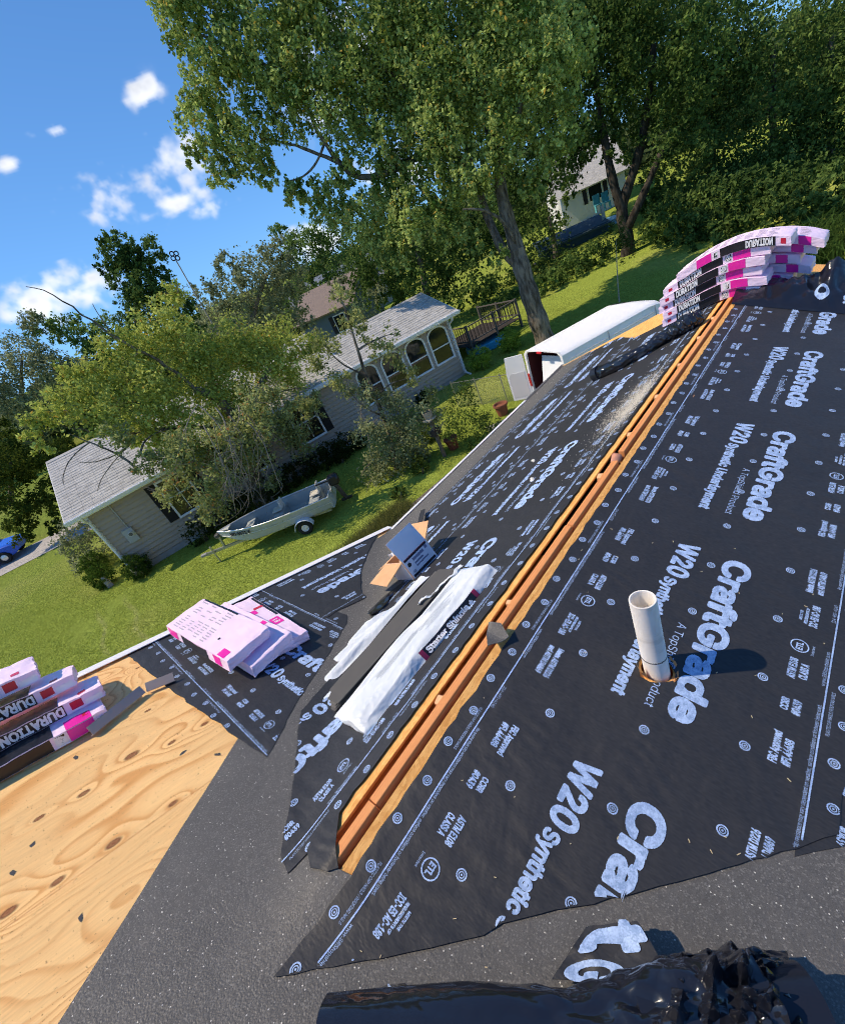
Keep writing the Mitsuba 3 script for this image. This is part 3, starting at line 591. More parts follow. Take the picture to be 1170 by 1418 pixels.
for c0, c1, d0, d1 in ((.18, .55, .42, .60), (.5, .8, .25, .5), (.62, .9, .62, .8)):
    ms = []
    for j in range(6):
        a = c0 + r.uniform(0, .05); b = c1 - r.uniform(0, .1); c = d0 + (d1 - d0) * j / 6
        ms.append(surf(lambda u, v: st(a + (b - a) * u, c + .012 * v, .0735 + 0 * u), 26, 2))
    v, f = join(*ms); put(f'{k}__fine_print', (v, f), ('matte', (.50, .55, .60)), True); tag(f'{k}__fine_print' if f'{k}__fine_print' not in labels else k, kind=None)
# exposed starter strips: a fan of thin grey strips
for j in range(7):
    def sf(u, v, j=j):
        x = .33 + .012 * j + 1.12 * u; y = 1.935 + .012 * (j % 3) + .05 * (1 - u) + (.265 - .02 * j * .4) * v
        return np.c_[x, y, z_main(y) + .013 + .0065 * j + .01 * np.sin(u * 2.4 + j) * v]
    v, f = surf(sf, 24, 10, .003); put(f'{k}__starter_strip', (v, f), ('matte', (.115, .113, .108)) if j % 3 else ('matte', (.085, .084, .082)), 30)
# the peeled half of the wrapper
def peel(u, v):
    x = .44 + 1.02 * u; wob = .05 * np.sin(u * 7) + .04 * meshkit.noise(np.c_[u * 9, 0 * u, 0 * u], 3)
    y = 2.20 + .05 * (1 - u) + v * (.17 + .15 * np.sin(np.pi * np.clip(u * 1.1 + .1, 0, 1)) ** 1.0 + wob)
    U = np.c_[x * 7, y * 16, 0 * x]
    z = z_main(y) + .016 + .10 * np.clip(crease(np.c_[x * .5, y * 1.6, 0 * x], 5.0, 6, 4, .15) - .3, 0, 1) + .03 * np.exp(-((v - .15) / .25) ** 2) * (1 - .5 * u)
    return np.c_[x, y, z]
v, f = surf(peel, 110, 36, .0015); put(f'{k}__peeled_wrapper', (v, f), 'film_white', 22)
def tail(u, v):
    x = .30 + .16 * u + .05 * v; y = 2.13 + .36 * v + .06 * np.sin(u * 4) * v; U = np.c_[x * 12, y * 12, 0 * x]
    return np.c_[x, y, z_main(y) + .016 + .07 * meshkit.fbm(U, 3, 2) * (1 - .4 * v)]
v, f = surf(tail, 26, 30, .0015); put(f'{k}__peeled_wrapper', (v, f), 'film_white', 22)
def shred(u, v):
    x = 1.16 + .36 * u; y = 1.86 + .03 * v + .13 * (1 - u) + .02 * np.sin(u * 15); return np.c_[x, y, z_main(y) + .05 + .05 * meshkit.fbm(np.c_[x * 14, y * 30, 0 * x], 3, 8)]
v, f = surf(shred, 50, 8, .0015); put(f'{k}__peeled_wrapper', (v, f), 'film_white', 22)

# ------------------------------------------------------------------ open cardboard box
k = thing('cardboard_box', 'open cardboard box with splayed flaps lying near the inner roof corner', 'box')
A, Bq = on_left(575.5, 804), on_left(606.5, 771.5)
ex = (Bq - A); wl = np.linalg.norm(ex); ex /= wl
nz = np.array([0, PA, 1]) * COS; ey = np.cross(nz, ex); O = A + nz * .012; BD, BH, th = .27, .17, .005
def panel(name, q, mat=None, label=None):
    q = np.array(q, float); n = np.cross(q[1] - q[0], q[3] - q[0]); n /= np.linalg.norm(n)
    v = np.vstack([q, q + n * th]); f = np.array([[0, 2, 1], [0, 3, 2], [4, 5, 6], [4, 6, 7]] + [[i, (i + 1) % 4, (i + 1) % 4 + 4] for i in range(4)] + [[i, (i + 1) % 4 + 4, i + 4] for i in range(4)])
    return put(f'{k}__{name}', (v, f), mat or 'kraft')
def bp(a, b, c): return O + ex * a + ey * b + nz * c
WB = ('satin', (.62, .66, .74))
def skin(p00, e1, e2, name, mat, off):                    # printed paper on the outside of a panel
    n = np.cross(e1, e2); n /= np.linalg.norm(n); q = [p00, p00 + e1, p00 + e1 + e2, p00 + e2]
    v = np.array(q) + n * off; put(f'{k}__{name}', (np.vstack([v, v + n * .0008]), [[0, 2, 1], [0, 3, 2], [4, 5, 6], [4, 6, 7]]), mat)
panel('side', [bp(0, 0, 0), bp(wl, 0, 0), bp(wl, 0, BH), bp(0, 0, BH)])
panel('side', [bp(0, BD, 0), bp(0, BD, BH), bp(wl, BD, BH), bp(wl, BD, 0)])
panel('side', [bp(0, 0, 0), bp(0, 0, BH), bp(0, BD, BH), bp(0, BD, 0)])
panel('side', [bp(wl, 0, 0), bp(wl, BD, 0), bp(wl, BD, BH), bp(wl, 0, BH)])
panel('base', [bp(0, 0, .0), bp(0, BD, .0), bp(wl, BD, .0), bp(wl, 0, .0)])
skin(bp(0, 0, 0), ex * wl, nz * BH, 'printed_face', WB, .0058); skin(bp(0, BD, 0), -ey * BD, nz * BH, 'printed_face', ('satin', (.70, .70, .72)), .0058)
fl = (nz * .92 + ey * .12 - ex * .05) * .20
panel('flap', [bp(0, 0, BH), bp(wl, 0, BH), bp(wl, 0, BH) + fl, bp(0, 0, BH) + fl]); skin(bp(0, 0, BH), ex * wl, fl, 'printed_face', WB, .0058)
for z0, z1, c in ((.008, .030, (.012, .012, .02)), (.150, .166, (.012, .012, .02))):
    skin(bp(wl * .04, 0, z0), ex * wl * .92, nz * (z1 - z0), 'black_stripe', ('satin', c), .0074)
skin(bp(wl * .05, 0, .166), ex * wl * .9, nz * .004, 'red_stripe', ('satin', (.4, .03, .03)), .0074)
for a, z, w, h in ((.30, .115, .45, .022), (.30, .085, .35, .016), (.30, .062, .50, .012), (.82, .12, .1, .03), (.10, .05, .13, .006), (.10, .04, .10, .006)):
    skin(bp(wl * a, 0, z), ex * wl * w, nz * h, 'print_block', ('satin', (.16, .19, .30)), .0074)
v2, f2 = ring2d(0, .018, 16); put(f'{k}__emblem', (bp(0, 0, 0) + np.outer(v2[:, 0] + wl * .13, ex) + np.outer(v2[:, 1] + .115, nz) - ey * .0088, f2), ('satin', (.01, .015, .02)))
f1 = (nz * .55 + ex * .75) * .17; panel('flap', [bp(wl, 0, BH), bp(wl, BD, BH), bp(wl, BD, BH) + f1 + ey * .03, bp(wl, 0, BH) + f1])
f3 = (-nz * .25 + ey * .95) * .19; panel('flap', [bp(0, BD, BH), bp(0, BD, BH) + f3 - ex * .02, bp(wl, BD, BH) + f3, bp(wl, BD, BH)])
f4 = (-nz * .35 - ex * .85 + ey * .35) * .22; panel('flap', [bp(0, 0, BH), bp(0, 0, BH) + f4, bp(0, BD, BH) + f4 + nz * .03, bp(0, BD, BH)])
v, f = surf(lambda a, b: bp(0, 0, 0) + np.outer(wl * (.15 + .7 * a), ex) + np.outer(BD * (.15 + .7 * b), ey) + np.outer(.05 + .10 * meshkit.fbm(np.c_[a * 5, b * 5, 0 * a], 3, 2), nz), 20, 20); put(f'{k}__crumpled_paper', (v, f), ('matte', (.55, .46, .34)), True)
v, f = surf(lambda a, b: bp(0, BD + .16, 0) + np.outer(wl * (.5 + .5 * a), ex) + np.outer(.10 * b - .02, ey) + np.outer(.10 + .09 * meshkit.fbm(np.c_[a * 6, b * 6, 0 * a], 3, 4), nz), 20, 14, .001); put(f'{k}__plastic_liner', (v, f), 'film_white', True)

# ------------------------------------------------------------------ folded grey strip on the plywood
k = thing('bent_strip', 'grey bent metal strip kinked in the middle, lying on the plywood', 'metal strip')
p0, p1, p2 = on_cross(131, 1021, .01), on_cross(203, 962, .01), on_cross(243, 946, .01)
for name, a, b in (('long_leg', p0, p1), ('short_leg', p1 + (p2 - p1) * .04, p2)):
    d, s, u = frame_of(b - a, (PB, 0, 1)); L = np.linalg.norm(b - a)
    ang = flat([(0, 0), (.034, .046), (.037, .044), (.005, .0), (.03, -.016), (.028, -.019), (0, -.004)], [s * -1, u, d], a + u * .02, L)
    put(f'{k}__{name}', ang, ('satin', (.36, .31, .28)))

# ------------------------------------------------------------------ black rolls and crumpled ends of underlayment
def smooth01(t): t = np.clip(t, 0, 1); return t * t * (3 - 2 * t)
def crumple_tube(c, rad, amp, seed, nu=120, nv=36, fr=(5, 2.2), late=False):
    c = np.asarray(c, float)
    d = np.gradient(c, axis=0)
    def fn(u, v):
        t = u * (len(c) - 1); i = np.clip(t.astype(int), 0, len(c) - 2); w = (t - i)[:, None]
        p = c[i] * (1 - w) + c[i + 1] * w; dd = c[i + 1] - c[i]; dd /= np.linalg.norm(dd, axis=1, keepdims=True)
        s = np.cross(dd, [0, 0, 1.0]); s /= np.linalg.norm(s, axis=1, keepdims=True); q = np.cross(s, dd)
        a = v * 2 * np.pi; r = np.interp(t, np.arange(len(rad)), rad)
        N = np.c_[u * fr[0] * 4, np.cos(a) * fr[1], np.sin(a) * fr[1]]
        n = crease(N, .9, seed) * 1.2 - .1; m = meshkit.noise(np.c_[u * 30 + v * 9, v * 0, v * 0], seed + 1)
        if late:                                         # taut on the left, bunched up towards the right end
            g = smooth01((u - .28) / .3); n2 = crease(np.c_[u * 10, np.cos(a) * 1.6, np.sin(a) * 1.6], 1.5, seed + 4, 4, .12)
            n = n * (.35 + g) + .8 * g * n2; m = .5 + (m - .5) * g
        r = r * (1 - amp * n * 1.4 + amp * .5 * (m - .5))
        return p + (np.cos(a) * r)[:, None] * s + (np.sin(a) * r)[:, None] * q
    return surf(fn, nu, nv)
k = thing('underlayment_roll', 'big black roll of underlayment lying in the foreground at the lower edge', 'roll of underlayment')
ra = [on_cross(452, 1452, .09), on_cross(640, 1436, .095), on_cross(800, 1432, .095), on_cross(950, 1416, .11), on_cross(1062, 1404, .11)]
v, f = crumple_tube(ra, [.105, .102, .10, .135, .15], .16, 3, 300, 100, (1.1, 1.5), late=True); e0, e1 = ra[0], ra[-1]
put(f'{k}__wound_film', (v, f), 'film_black', 18)
dcore = (e1 - e0) / np.linalg.norm(e1 - e0)
put(f'{k}__inner_roll', tube([e1 - dcore * .3, e1 + dcore * .11], [.085, .085], 32), ('gloss', (.012, .014, .022)), 40)
put(f'{k}__end_disc', tube([e0 - dcore * .004, e0 + dcore * .05], [.095, .095], 32), ('gloss', (.012, .014, .022)), 40)
put(f'{k}__end_disc', tube([e1 - dcore * .05, e1 + dcore * .01], [.095, .095], 32), ('gloss', (.012, .014, .022)), 40)
# its loose end standing up behind, with the printed letters, and the bunched up film on top
q = [on_cross(*p, o) for p, o in (((764, 1356), .06), ((936, 1362), .10), ((882, 1276), .10), ((812, 1282), .07))]
def loose(u, v):
    P = (np.outer((1 - u) * (1 - v), q[0]) + np.outer(u * (1 - v), q[1]) + np.outer(u * v, q[2]) + np.outer((1 - u) * v, q[3]))
    n = crease(np.c_[u, v, 0 * u], 2.2, 12) - .5
    return P + np.outer(n * .035, [.3, -.2, 1])
v, f = surf(loose, 60, 60, .002); put(f'{k}__loose_end', (v, f), 'underlay', 30)
for s, (a0, a1, b0, b1) in (('t', (.18, .98, .44, 1.04)), ('G', (.12, .62, -.05, .34))):
    V, F = text2d(s, True); V = V / [V[:, 0].max(), V[:, 1].max()]; V, F = trimesh.remesh.subdivide_to_size(np.c_[V, 0 * V[:, 0]], F, .08, max_iter=6)
    n3 = np.cross(q[1] - q[0], q[3] - q[0]); n3 /= np.linalg.norm(n3); n3 *= np.sign(n3 @ -q[0])
    P = loose(a0 + (a1 - a0) * V[:, 1], b1 - (b1 - b0) * V[:, 0]) + n3 * .0035; put(f'{k}__lettering', (P, F), 'ink')
q3 = [on_cross(*p, o) for p, o in (((860, 1440), .16), ((1120, 1440), .18), ((1090, 1318), .06), ((890, 1330), .06))]
def bunch(u, v):
    P = (np.outer((1 - u) * (1 - v), q3[0]) + np.outer(u * (1 - v), q3[1]) + np.outer(u * v, q3[2]) + np.outer((1 - u) * v, q3[3]))
    bell = np.sin(np.pi * np.clip(u, 0, 1)) ** .5 * np.sin(np.pi * np.clip(v * .8 + .1, 0, 1)) ** .6
    n = crease(np.c_[u * 1.4, v, 0 * u], 3.4, 44, 4, .12) - .35; n2 = crease(np.c_[u * 1.4, v, 0 * u], 9.0, 45, 4, .12) - .5
    pk = .07 * np.exp(-((u - .62) / .16) ** 2 - ((v - .62) / .25) ** 2)
    return P + np.outer(bell * (.05 + .24 * n + .09 * n2) + pk, [.1, -.1, 1])
v, f = surf(bunch, 150, 120, .0015); put(f'{k}__bunched_film', (v, f), 'film_black', 9)
q2 = [on_cross(*p, o) for p, o in (((512, 1402), .06), ((590, 1402), .16), ((560, 1362), .16), ((528, 1366), .04))]
def loose2(u, v):
    P = (np.outer((1 - u) * (1 - v), q2[0]) + np.outer(u * (1 - v), q2[1]) + np.outer(u * v, q2[2]) + np.outer((1 - u) * v, q2[3])); return P + np.outer(.03 * (meshkit.fbm(np.c_[u * 3, v * 3, 0 * u], 3, 2) - .5), [0, 0, 1])
v, f = surf(loose2, 24, 24, .002); put(f'{k}__loose_end', (v, f), 'underlay', 50)
V, F = text2d('.com', True); V = V / [V[:, 0].max(), 1]; put(f'{k}__lettering', (loose2(.38 + .17 * V[:, 1], 1.0 - .8 * V[:, 0]) + [0, 0, .008], F), 'ink')
# the strip rolled up on the far left slope
k = thing('underlayment_roll', 'crumpled black underlayment rolled up on the far left slope below the pink bundles', 'roll of underlayment')
ra = [on_left(824, 519, .07), on_left(858, 503, .08), on_left(892, 484, .075), on_left(925, 463, .085), on_left(952, 446, .10), on_left(972, 437, .08)]
put(f'{k}__wound_film', crumple_tube(ra, [.085, .07, .065, .075, .105, .07], .26, 5, 180, 40, (8, 2.0)), 'film_black', 25)
put(f'{k}__end_disc', tube([ra[0] - (ra[1] - ra[0]) * .02, ra[0] + (ra[1] - ra[0]) * .2], .085, 20), ('gloss', (.014, .015, .02)), 40)
# the bunched-up end beyond the first course
k = thing('underlayment_heap', 'bunched up black underlayment with a raised peak at the far right of the ridge', 'crumpled underlayment')
def heap(u, v):
    x = 5.60 + .75 * u; y = 1.22 - 2.6 * v
    U = np.c_[x, y, 0 * x]; n = crease(U, 3.4, 21) * 1.1 - .1 + .5 * (crease(U, 9, 22) - .5)
    bell = np.sin(np.pi * np.clip(u, 0, 1)) ** .7
    z = zroof(x, y) + .016 + bell * (.03 + .26 * n * np.clip(.45 + v * 2, 0, 1)) + (.24 + .10 * n) * np.clip(1 - np.abs(x - 6.05 + .3 * (y - .46)) / .26 - np.abs(y - .46 + .1 * (x - 6.05)) / .22, 0, 1) ** 1.2 - .02 * (1 - bell) * 0
    return np.c_[x + .1 * (n - .3) * bell, y, z]
v, f = surf(heap, 90, 150, .002); put(f'{k}__film', (v, f), 'film_black', 50)
def heap_print(s, u0, u1, v0, v1, seed):
    V, F = text2d(s, True); V = V / [V[:, 0].max(), 1]; V, F = trimesh.remesh.subdivide_to_size(np.c_[V, 0 * V[:, 0]], F, .1, max_iter=6)
    put(f'{k}__lettering', (heap(u0 + (u1 - u0) * V[:, 0], v0 + (v1 - v0) * V[:, 1]) + [-.004, 0, .006], F), 'ink')
heap_print('0', .30, .12, .245, .28, 1); heap_print('Cr', .26, .08, .325, .36, 1)
# scrap, splinters, sawdust
k = thing('shingle_scrap', 'dark curled shingle scrap lying across the ridge slot', 'scrap'); c = np.array([.98, 1.235, ZR + .012])
v, f = flat([(0, 0), (.10, -.05), (.14, .01), (.12, .07), (.06, .05)], [(1, 0, 0), (0, 1, 0), (0, 0, 1)], c + [-.05, -.01, 0], .004)
m = m3.CrossSection([np.array([(0, 0), (.10, -.05), (.14, .01), (.12, .07), (.06, .05)])]).extrude(.004).refine_to_length(.012); v, f = arr(m); v = v + c + [-.05, -.01, 0]; v[:, 2] += .02 * np.sin(v[:, 0] * 22) ** 2 - .25 * np.abs(v[:, 1] - YR) + .02
put(k, (v, f), 'granule', 40, exact=True)
r = np.random.default_rng(9); ms = []
n = 11000; a = r.normal(0, 1, n); b = r.normal(0, 1, n); x = 3.62 + .24 * a * (1 + .9 * (r.random(n) < .15)) + .05 * b; y = 1.46 + .07 * np.abs(b) ** 1.3 + .04 * r.normal(0, 1, n) - .01 * a
ok = (y > 1.415); x, y = x[ok], y[ok]; s = r.uniform(.0015, .0055, len(x)); t = r.uniform(0, 7, len(x)); z = zroof(x, y) + .0145 + wrinkle(x, y)
P = np.stack([np.c_[x + s * np.cos(t + j), y + s * np.sin(t + j) * .7, z + .002 + .004 * r.random(len(x))] for j in (0, 2.1, 4.2)], 1).reshape(-1, 3)
k = put('sawdust', (P, np.arange(len(P)).reshape(-1, 3)), ('matte', (.66, .62, .52))); tag(k, 'pale sawdust scattered on the black underlayment beside the ridge slot', 'sawdust', kind='stuff')
n = 46; x = r.uniform(-.3, 2.2, n); y = r.uniform(.1, 1.15, n); ms = []
for i in range(n):
    if np.hypot(x[i] - PIPE[0], y[i] - PIPE[1]) < .12: continue
    a = r.uniform(0, 3.1); L = r.uniform(.005, .015); z = float(zroof(np.array(x[i]), np.array(y[i]))) + .016
    ms.append(box((x[i], y[i], z), (L, .0018, .0016), [[math.cos(a), math.sin(a), .1], [-math.sin(a), math.cos(a), 0], [0, 0, 1]]))
k = put('wood_splinters', join(*ms), ('matte', (.72, .58, .36))); tag(k, 'small pale wood splinters strewn on the black underlayment', 'splinters', kind='stuff')
for px, py, s, lb in ((738, 638, .022, 'white crumb on the printed left slope, the farther of the two'), (737, 664, .022, 'white crumb on the printed left slope, the nearer of the two')):
    P = on_left(px, py, .02); v, f = arr(trimesh.creation.icosphere(2, s)); v = v * [1, .8, .5] + P; v += (meshkit.noise(v * 60, 2)[:, None] - .5) * .02
    k = put('foam_crumb', (v, f), ('matte', (.80, .78, .70)), True); tag(k, lb, 'crumb', 'white crumbs on the left slope')
for px, py, lb in ((48, 1164, 'black shingle chip in the middle of the plywood, by the left border'), (259, 1038, 'black pointed chip near the right corner of the bare plywood'), (104, 1046, 'black chip on the plywood just below the lowest left bundle'), (113, 1264, 'black chip on the nearest part of the bare plywood'), (296, 1044, 'tiny black chip at the very edge of the plywood by the ice barrier'), (18, 1213, 'black chip on the plywood at the left border, below the middle one')):
    P = on_cross(px, py, .004); a = r.uniform(0, 6); q = [(0, 0), (.03, .012), (.055, .008), (.05, -.004), (.02, -.01)]
    v, f = flat([(c * r.uniform(.5, 1), d * r.uniform(.7, 1.2)) for c, d in q][::-1], [(math.cos(a), math.sin(a), -PB * math.cos(a)), (-math.sin(a), math.cos(a), PB * math.sin(a)), (0, 0, 1)], P - [0, 0, .0035], .001)
    k = put('shingle_chip', (v, f), ('matte', (.06, .06, .065))); tag(k, lb, 'chip', 'black chips on the plywood')
# ------------------------------------------------------------------ the ground
def sp(t, k): return np.log1p(np.exp(np.clip(t / k, -30, 30))) * k
def zg(x, y):
    x, y = np.asarray(x, float), np.asarray(y, float)
    return G + .082 * sp(x - 18, 2.5) * np.clip((60 - y) / 40, .35, 1) + .10 * sp(y - 38, 5) + .10 * (meshkit.fbm(np.stack([x * .15, y * .15, 0 * x], -1), 3, 4) - .5)
def gp(px, py):
    r = ray(px, py); t = G / r[2]
    for _ in range(40): P = r * t; t += (zg(P[0], P[1]) - P[2]) / r[2] * .6
    return r * t
gx = np.concatenate([np.linspace(-120, -14, 24), np.linspace(-13, 45, 175), np.linspace(47, 260, 40)]); gy = np.concatenate([np.linspace(-70, -6, 16), np.linspace(-5, 45, 150), np.linspace(47, 300, 40)])
X, Y = np.meshgrid(gx, gy, indexing='ij'); i = np.arange(X.size).reshape(X.shape)
a, b, c, d = i[:-1, :-1].ravel(), i[1:, :-1].ravel(), i[1:, 1:].ravel(), i[:-1, 1:].ravel()
k = put('ground', (np.c_[X.ravel(), Y.ravel(), zg(X, Y).ravel()], np.vstack([np.c_[a, b, c], np.c_[a, c, d]])), 'lawn', True); tag(k, 'mown lawn between the two houses', kind='structure')
labels['sky'] = {'kind': 'structure', 'label': 'blue sky with small white clouds'}
def path_strip(name, cl, w, mat, label, lift=.02, n=60):
    cl = np.asarray(cl, float); t = np.linspace(0, 1, n); s = np.linspace(0, 1, len(cl)); c = np.c_[np.interp(t, s, cl[:, 0]), np.interp(t, s, cl[:, 1])]
    d = np.gradient(c, axis=0); d /= np.linalg.norm(d, axis=1, keepdims=True); nrm = np.c_[-d[:, 1], d[:, 0]]; V = []
    for o in np.linspace(-.5, .5, 5): q = c + nrm * w * o; V.append(np.c_[q, zg(q[:, 0], q[:, 1]) + lift])
    V = np.vstack(V); F = []
    for r_ in range(4):
        for j in range(n - 1): a = r_ * n + j; F += [[a, a + 1, a + 1 + n], [a, a + 1 + n, a + n]]
    F = np.array(F); F = F if np.cross(V[F[0, 1]] - V[F[0, 0]], V[F[0, 2]] - V[F[0, 0]])[2] > 0 else F[:, ::-1]
    k = put(name, (V, F), mat, True); tag(k, label, kind='structure')
e0, e1 = gp(83, 756), gp(0, 800); f0, f1 = gp(70, 742), gp(0, 775)
m0, m1 = (e0 + f0) / 2, (e1 + f1) / 2; dv = m0 - m1
path_strip('driveway', [(m1 - dv * 4)[:2], m1[:2], m0[:2], (m0 + dv * 4)[:2]], 3.4, 'concrete', 'pale concrete driveway at the left edge of the lawn')
path_strip('van_driveway', [(9.4, 7.6), (11.0, 6.3), (13, 5.5), (16, 4.6)], 4.2, 'concrete', 'concrete drive under the parked van')
path_strip('gravel_bed', [(3.2, 8.7), (5.4, 8.3), (9.4, 7.9)], 1.5, 'mulch', 'gravel bed along the foot of the near house', .035)

# ------------------------------------------------------------------ the neighbour's house
P0, P1 = at_z(190, 797, G), at_z(646, 520, G); eu = (P1 - P0); LH = np.linalg.norm(eu); eu /= LH; ev = np.array([-eu[1], eu[0], 0]); HAX = np.array([eu, ev, [0, 0, 1.0]])
def W(u, v, z): return P0 + np.multiply.outer(u, eu) + np.multiply.outer(v, ev) + np.multiply.outer(z, [0, 0, 1.0])
nb = thing('neighbour_house', 'long low grey sided house with a pale shingle roof and arched windows across the lawn', 'house')
HP, EZ = .45, 2.80
def zr_(v): return EZ + HP * (v + .42)
def hb(name, u0, u1, v0, v1, z0, z1, mat, bev=0): return put(f'{nb}__{name}', box(W((u0 + u1) / 2, (v0 + v1) / 2, (z0 + z1) / 2), (abs(u1 - u0), abs(v1 - v0), abs(z1 - z0)), HAX, bev), mat)
US, VL, VR = 10.55, 3.1, 1.9
hb('wall', 0, LH, .03, .2, -.4, 2.72, 'vinyl'); hb('wall', 0, .17, .2, 6.0, -.4, 2.72, 'vinyl'); hb('wall', LH - .17, LH, .2, 3.7, -.4, 2.72, 'vinyl'); hb('wall', 0, US, 6.0, 6.2, -.4, 2.72, 'vinyl'); hb('wall', US, LH, 3.6, 3.8, -.4, 2.72, 'vinyl')
hb('foundation', -.02, LH + .02, -.01, .1, -.5, .22, 'concrete')
# lapped vinyl courses on the three sides in view: one profile per course
def clap(p, d, n, L, z0, z1, step=.17, holes=()):
    ms = []; z = z0; d, n = np.asarray(d), np.asarray(n)
    while z < z1 - .02:
        h = min(step, z1 - z); segs = [(0, L)]
        for a, b, c, e in holes:
            if z + h > c and z < e: segs = [s for q in segs for s in ((q[0], min(q[1], a)), (max(q[0], b), q[1])) if s[1] - s[0] > .01]
        for s0, s1 in segs:
            q = [(0, 0), (.003, 0), (.004, .040), (.050, .042), (.049, .055), (.012, h), (0, h)] if h > .06 else [(0, 0), (.02, 0), (.01, h), (0, h)]
            ms.append(flat(q if np.cross(n, [0, 0, 1.0]) @ d > 0 else q[::-1], [n, [0, 0, 1.0], np.cross(n, [0, 0, 1.0])], p + d * (s0 if np.cross(n, [0, 0, 1.0]) @ d > 0 else s1) + np.array([0, 0, z]), s1 - s0))
        z += h
    return join(*ms)
# windows: (u0, u1, sill, head, arched)
WINS = [(14.43, 15.36, 1.10, 2.22, 1), (13.20, 14.12, 1.10, 2.22, 1), (11.95, 12.88, 1.10, 2.22, 1), (10.72, 11.62, 1.10, 2.22, 1), (7.52, 8.50, 1.05, 2.42, 0), (2.35, 3.25, 1.05, 2.42, 0), (4.9, 5.8, 1.05, 2.42, 0)]
k = put(f'{nb}__siding', clap(W(0., .03, 0.), eu, -ev, LH, .2, 2.72, holes=[(a - .02, b + .02, s - .02, h + (.34 if ar else .02)) for a, b, s, h, ar in WINS]), 'vinyl'); tag(k, kind='stuff')
k = put(f'{nb}__siding', clap(W(LH, 0.03, 0.), ev, eu, 3.7, .2, 2.72), 'vinyl'); tag(k, kind='stuff')
k = put(f'{nb}__siding', clap(W(0., .03, 0.), ev, -eu, 6.1, .2, 2.72), 'vinyl'); tag(k, kind='stuff')
for a, b, s, h, ar in WINS:
    w = b - a; m = (a + b) / 2; k = fresh(f'{nb}__window')
    def outline(g):
        o = [(a - g, s - g), (b + g, s - g), (b + g, h)]
        if ar: o += [(m + (w / 2 + g) * math.cos(t), h + (.30 + g) * math.sin(t)) for t in np.linspace(.12, math.pi - .12, 15)]
        else: o += [(b + g, h + g), (a - g, h + g)]
        return o + [(a - g, h)]
    put(k, flat(outline(.075), [eu, [0, 0, 1.0], -ev], W(0., .02, 0.), .05, holes=[outline(0)[::-1]]), WHT, exact=True)
    put(f'{k}__pane', flat(outline(.01), [eu, [0, 0, 1.0], -ev], W(0., .028, 0.), .008), 'window_glass')
    zm_ = (s + h) / 2 + .05; put(f'{k}__meeting_rail', box(W(m, .0, zm_), (w, .036, .045), HAX), WHT)
    put(f'{k}__sill', box(W(m, -.035, s - .05), (w + .14, .06, .035), HAX), WHT)
    if not ar:
        put(f'{k}__muntin', box(W(m, .004, zm_), (.03, .03, h - s), HAX), WHT)
        for e in (a - .24, b + .24): hb('shutter', e - .17, e + .17, -.035, .005, s - .04, h + .06, ('matte', (.018, .017, .017)))
# roofs: front and back slopes with lapped courses
def roof(u0, u1, vr, v0, v1):
    zr0 = zr_(vr)
    for sgn, va in ((1, v0), (-1, v1)):
        ln = abs(vr - va); sl = math.hypot(ln, HP * ln); n = max(4, int(sl / .15)); ms = []
        dvv = (vr - va) / n
        for q in range(n):
            va0, va1 = va + q * dvv, va + (q + 1) * dvv + dvv * .15; z0, z1 = zr0 - HP * abs(vr - va0), zr0 - HP * abs(vr - va1) - .004
            if q == n - 1: va1 = vr; z1 = zr0
            m = int((u1 - u0) / .32); e = np.linspace(u0, u1, m + 1)
            jit = np.random.default_rng(q + 17).uniform(0, .006, m)
            P = []; F = []
            for j in range(m):
                o = jit[j]; c = len(P); P += [W(e[j], va0, z0 - .008), W(e[j + 1] - .004, va0, z0 - .008), W(e[j], va0, z0 + .010 + o), W(e[j + 1] - .004, va0, z0 + .010 + o), W(e[j], va1, z1 + .003), W(e[j + 1] - .004, va1, z1 + .003)]
                F += [[c, c + 1, c + 3], [c, c + 3, c + 2], [c + 2, c + 3, c + 5], [c + 2, c + 5, c + 4]]
            F = np.array(F); ms.append((np.array(P), F if sgn > 0 else F[:, ::-1]))
        k = put(f'{nb}__roof_shingles', join(*ms), 'shingle'); tag(k, kind='stuff')
        put(f'{nb}__roof_deck', flat([(0, 0), (sl, 0), (sl, .05), (0, .05)], [(ev * sgn * ln + np.array([0, 0, HP * ln])) / sl, np.cross(eu, (ev * sgn * ln + np.array([0, 0, HP * ln])) / sl) * sgn, eu], W(u0 + .01, va + .01 * sgn, zr0 - HP * ln - .08), u1 - u0 - .02), ('matte', (.2, .2, .2)))
    put(f'{nb}__ridge_cap', flat([(-.13, -.05), (0, .012), (.13, -.05), (.13, -.065), (0, -.006), (-.13, -.065)][::-1], [ev, [0, 0, 1.0], -eu], W(u1, vr, zr0 + .016), u1 - u0), 'shingle')
    for u in (u0, u1):
        for va in (v0, v1): put(f'{nb}__rake_board', bar(W(u, va, zr_(vr) - HP * abs(vr - va) - .09), W(u, vr, zr_(vr) - .09), .03, .17), WHT)
roof(-.42, US, VL, -.42, 6.62); roof(US + .02, LH + .40, VR, -.42, 4.22)
def gable(u, vr, v0, v1): put(f'{nb}__gable', flat([(v0, 2.66), (v1, 2.66), (vr, zr_(vr) - .10)], [ev, [0, 0, 1.0], eu], W(u, 0., 0.), .08), 'vinyl')
gable(LH - .12, VR, .05, 3.75); gable(.04, VL, .05, 6.15); gable(US - .2, VL, .05, 6.15)
hb('soffit', -.3, LH + .3, -.40, .03, 2.66, 2.70, ('satin', (.55, .54, .52)))
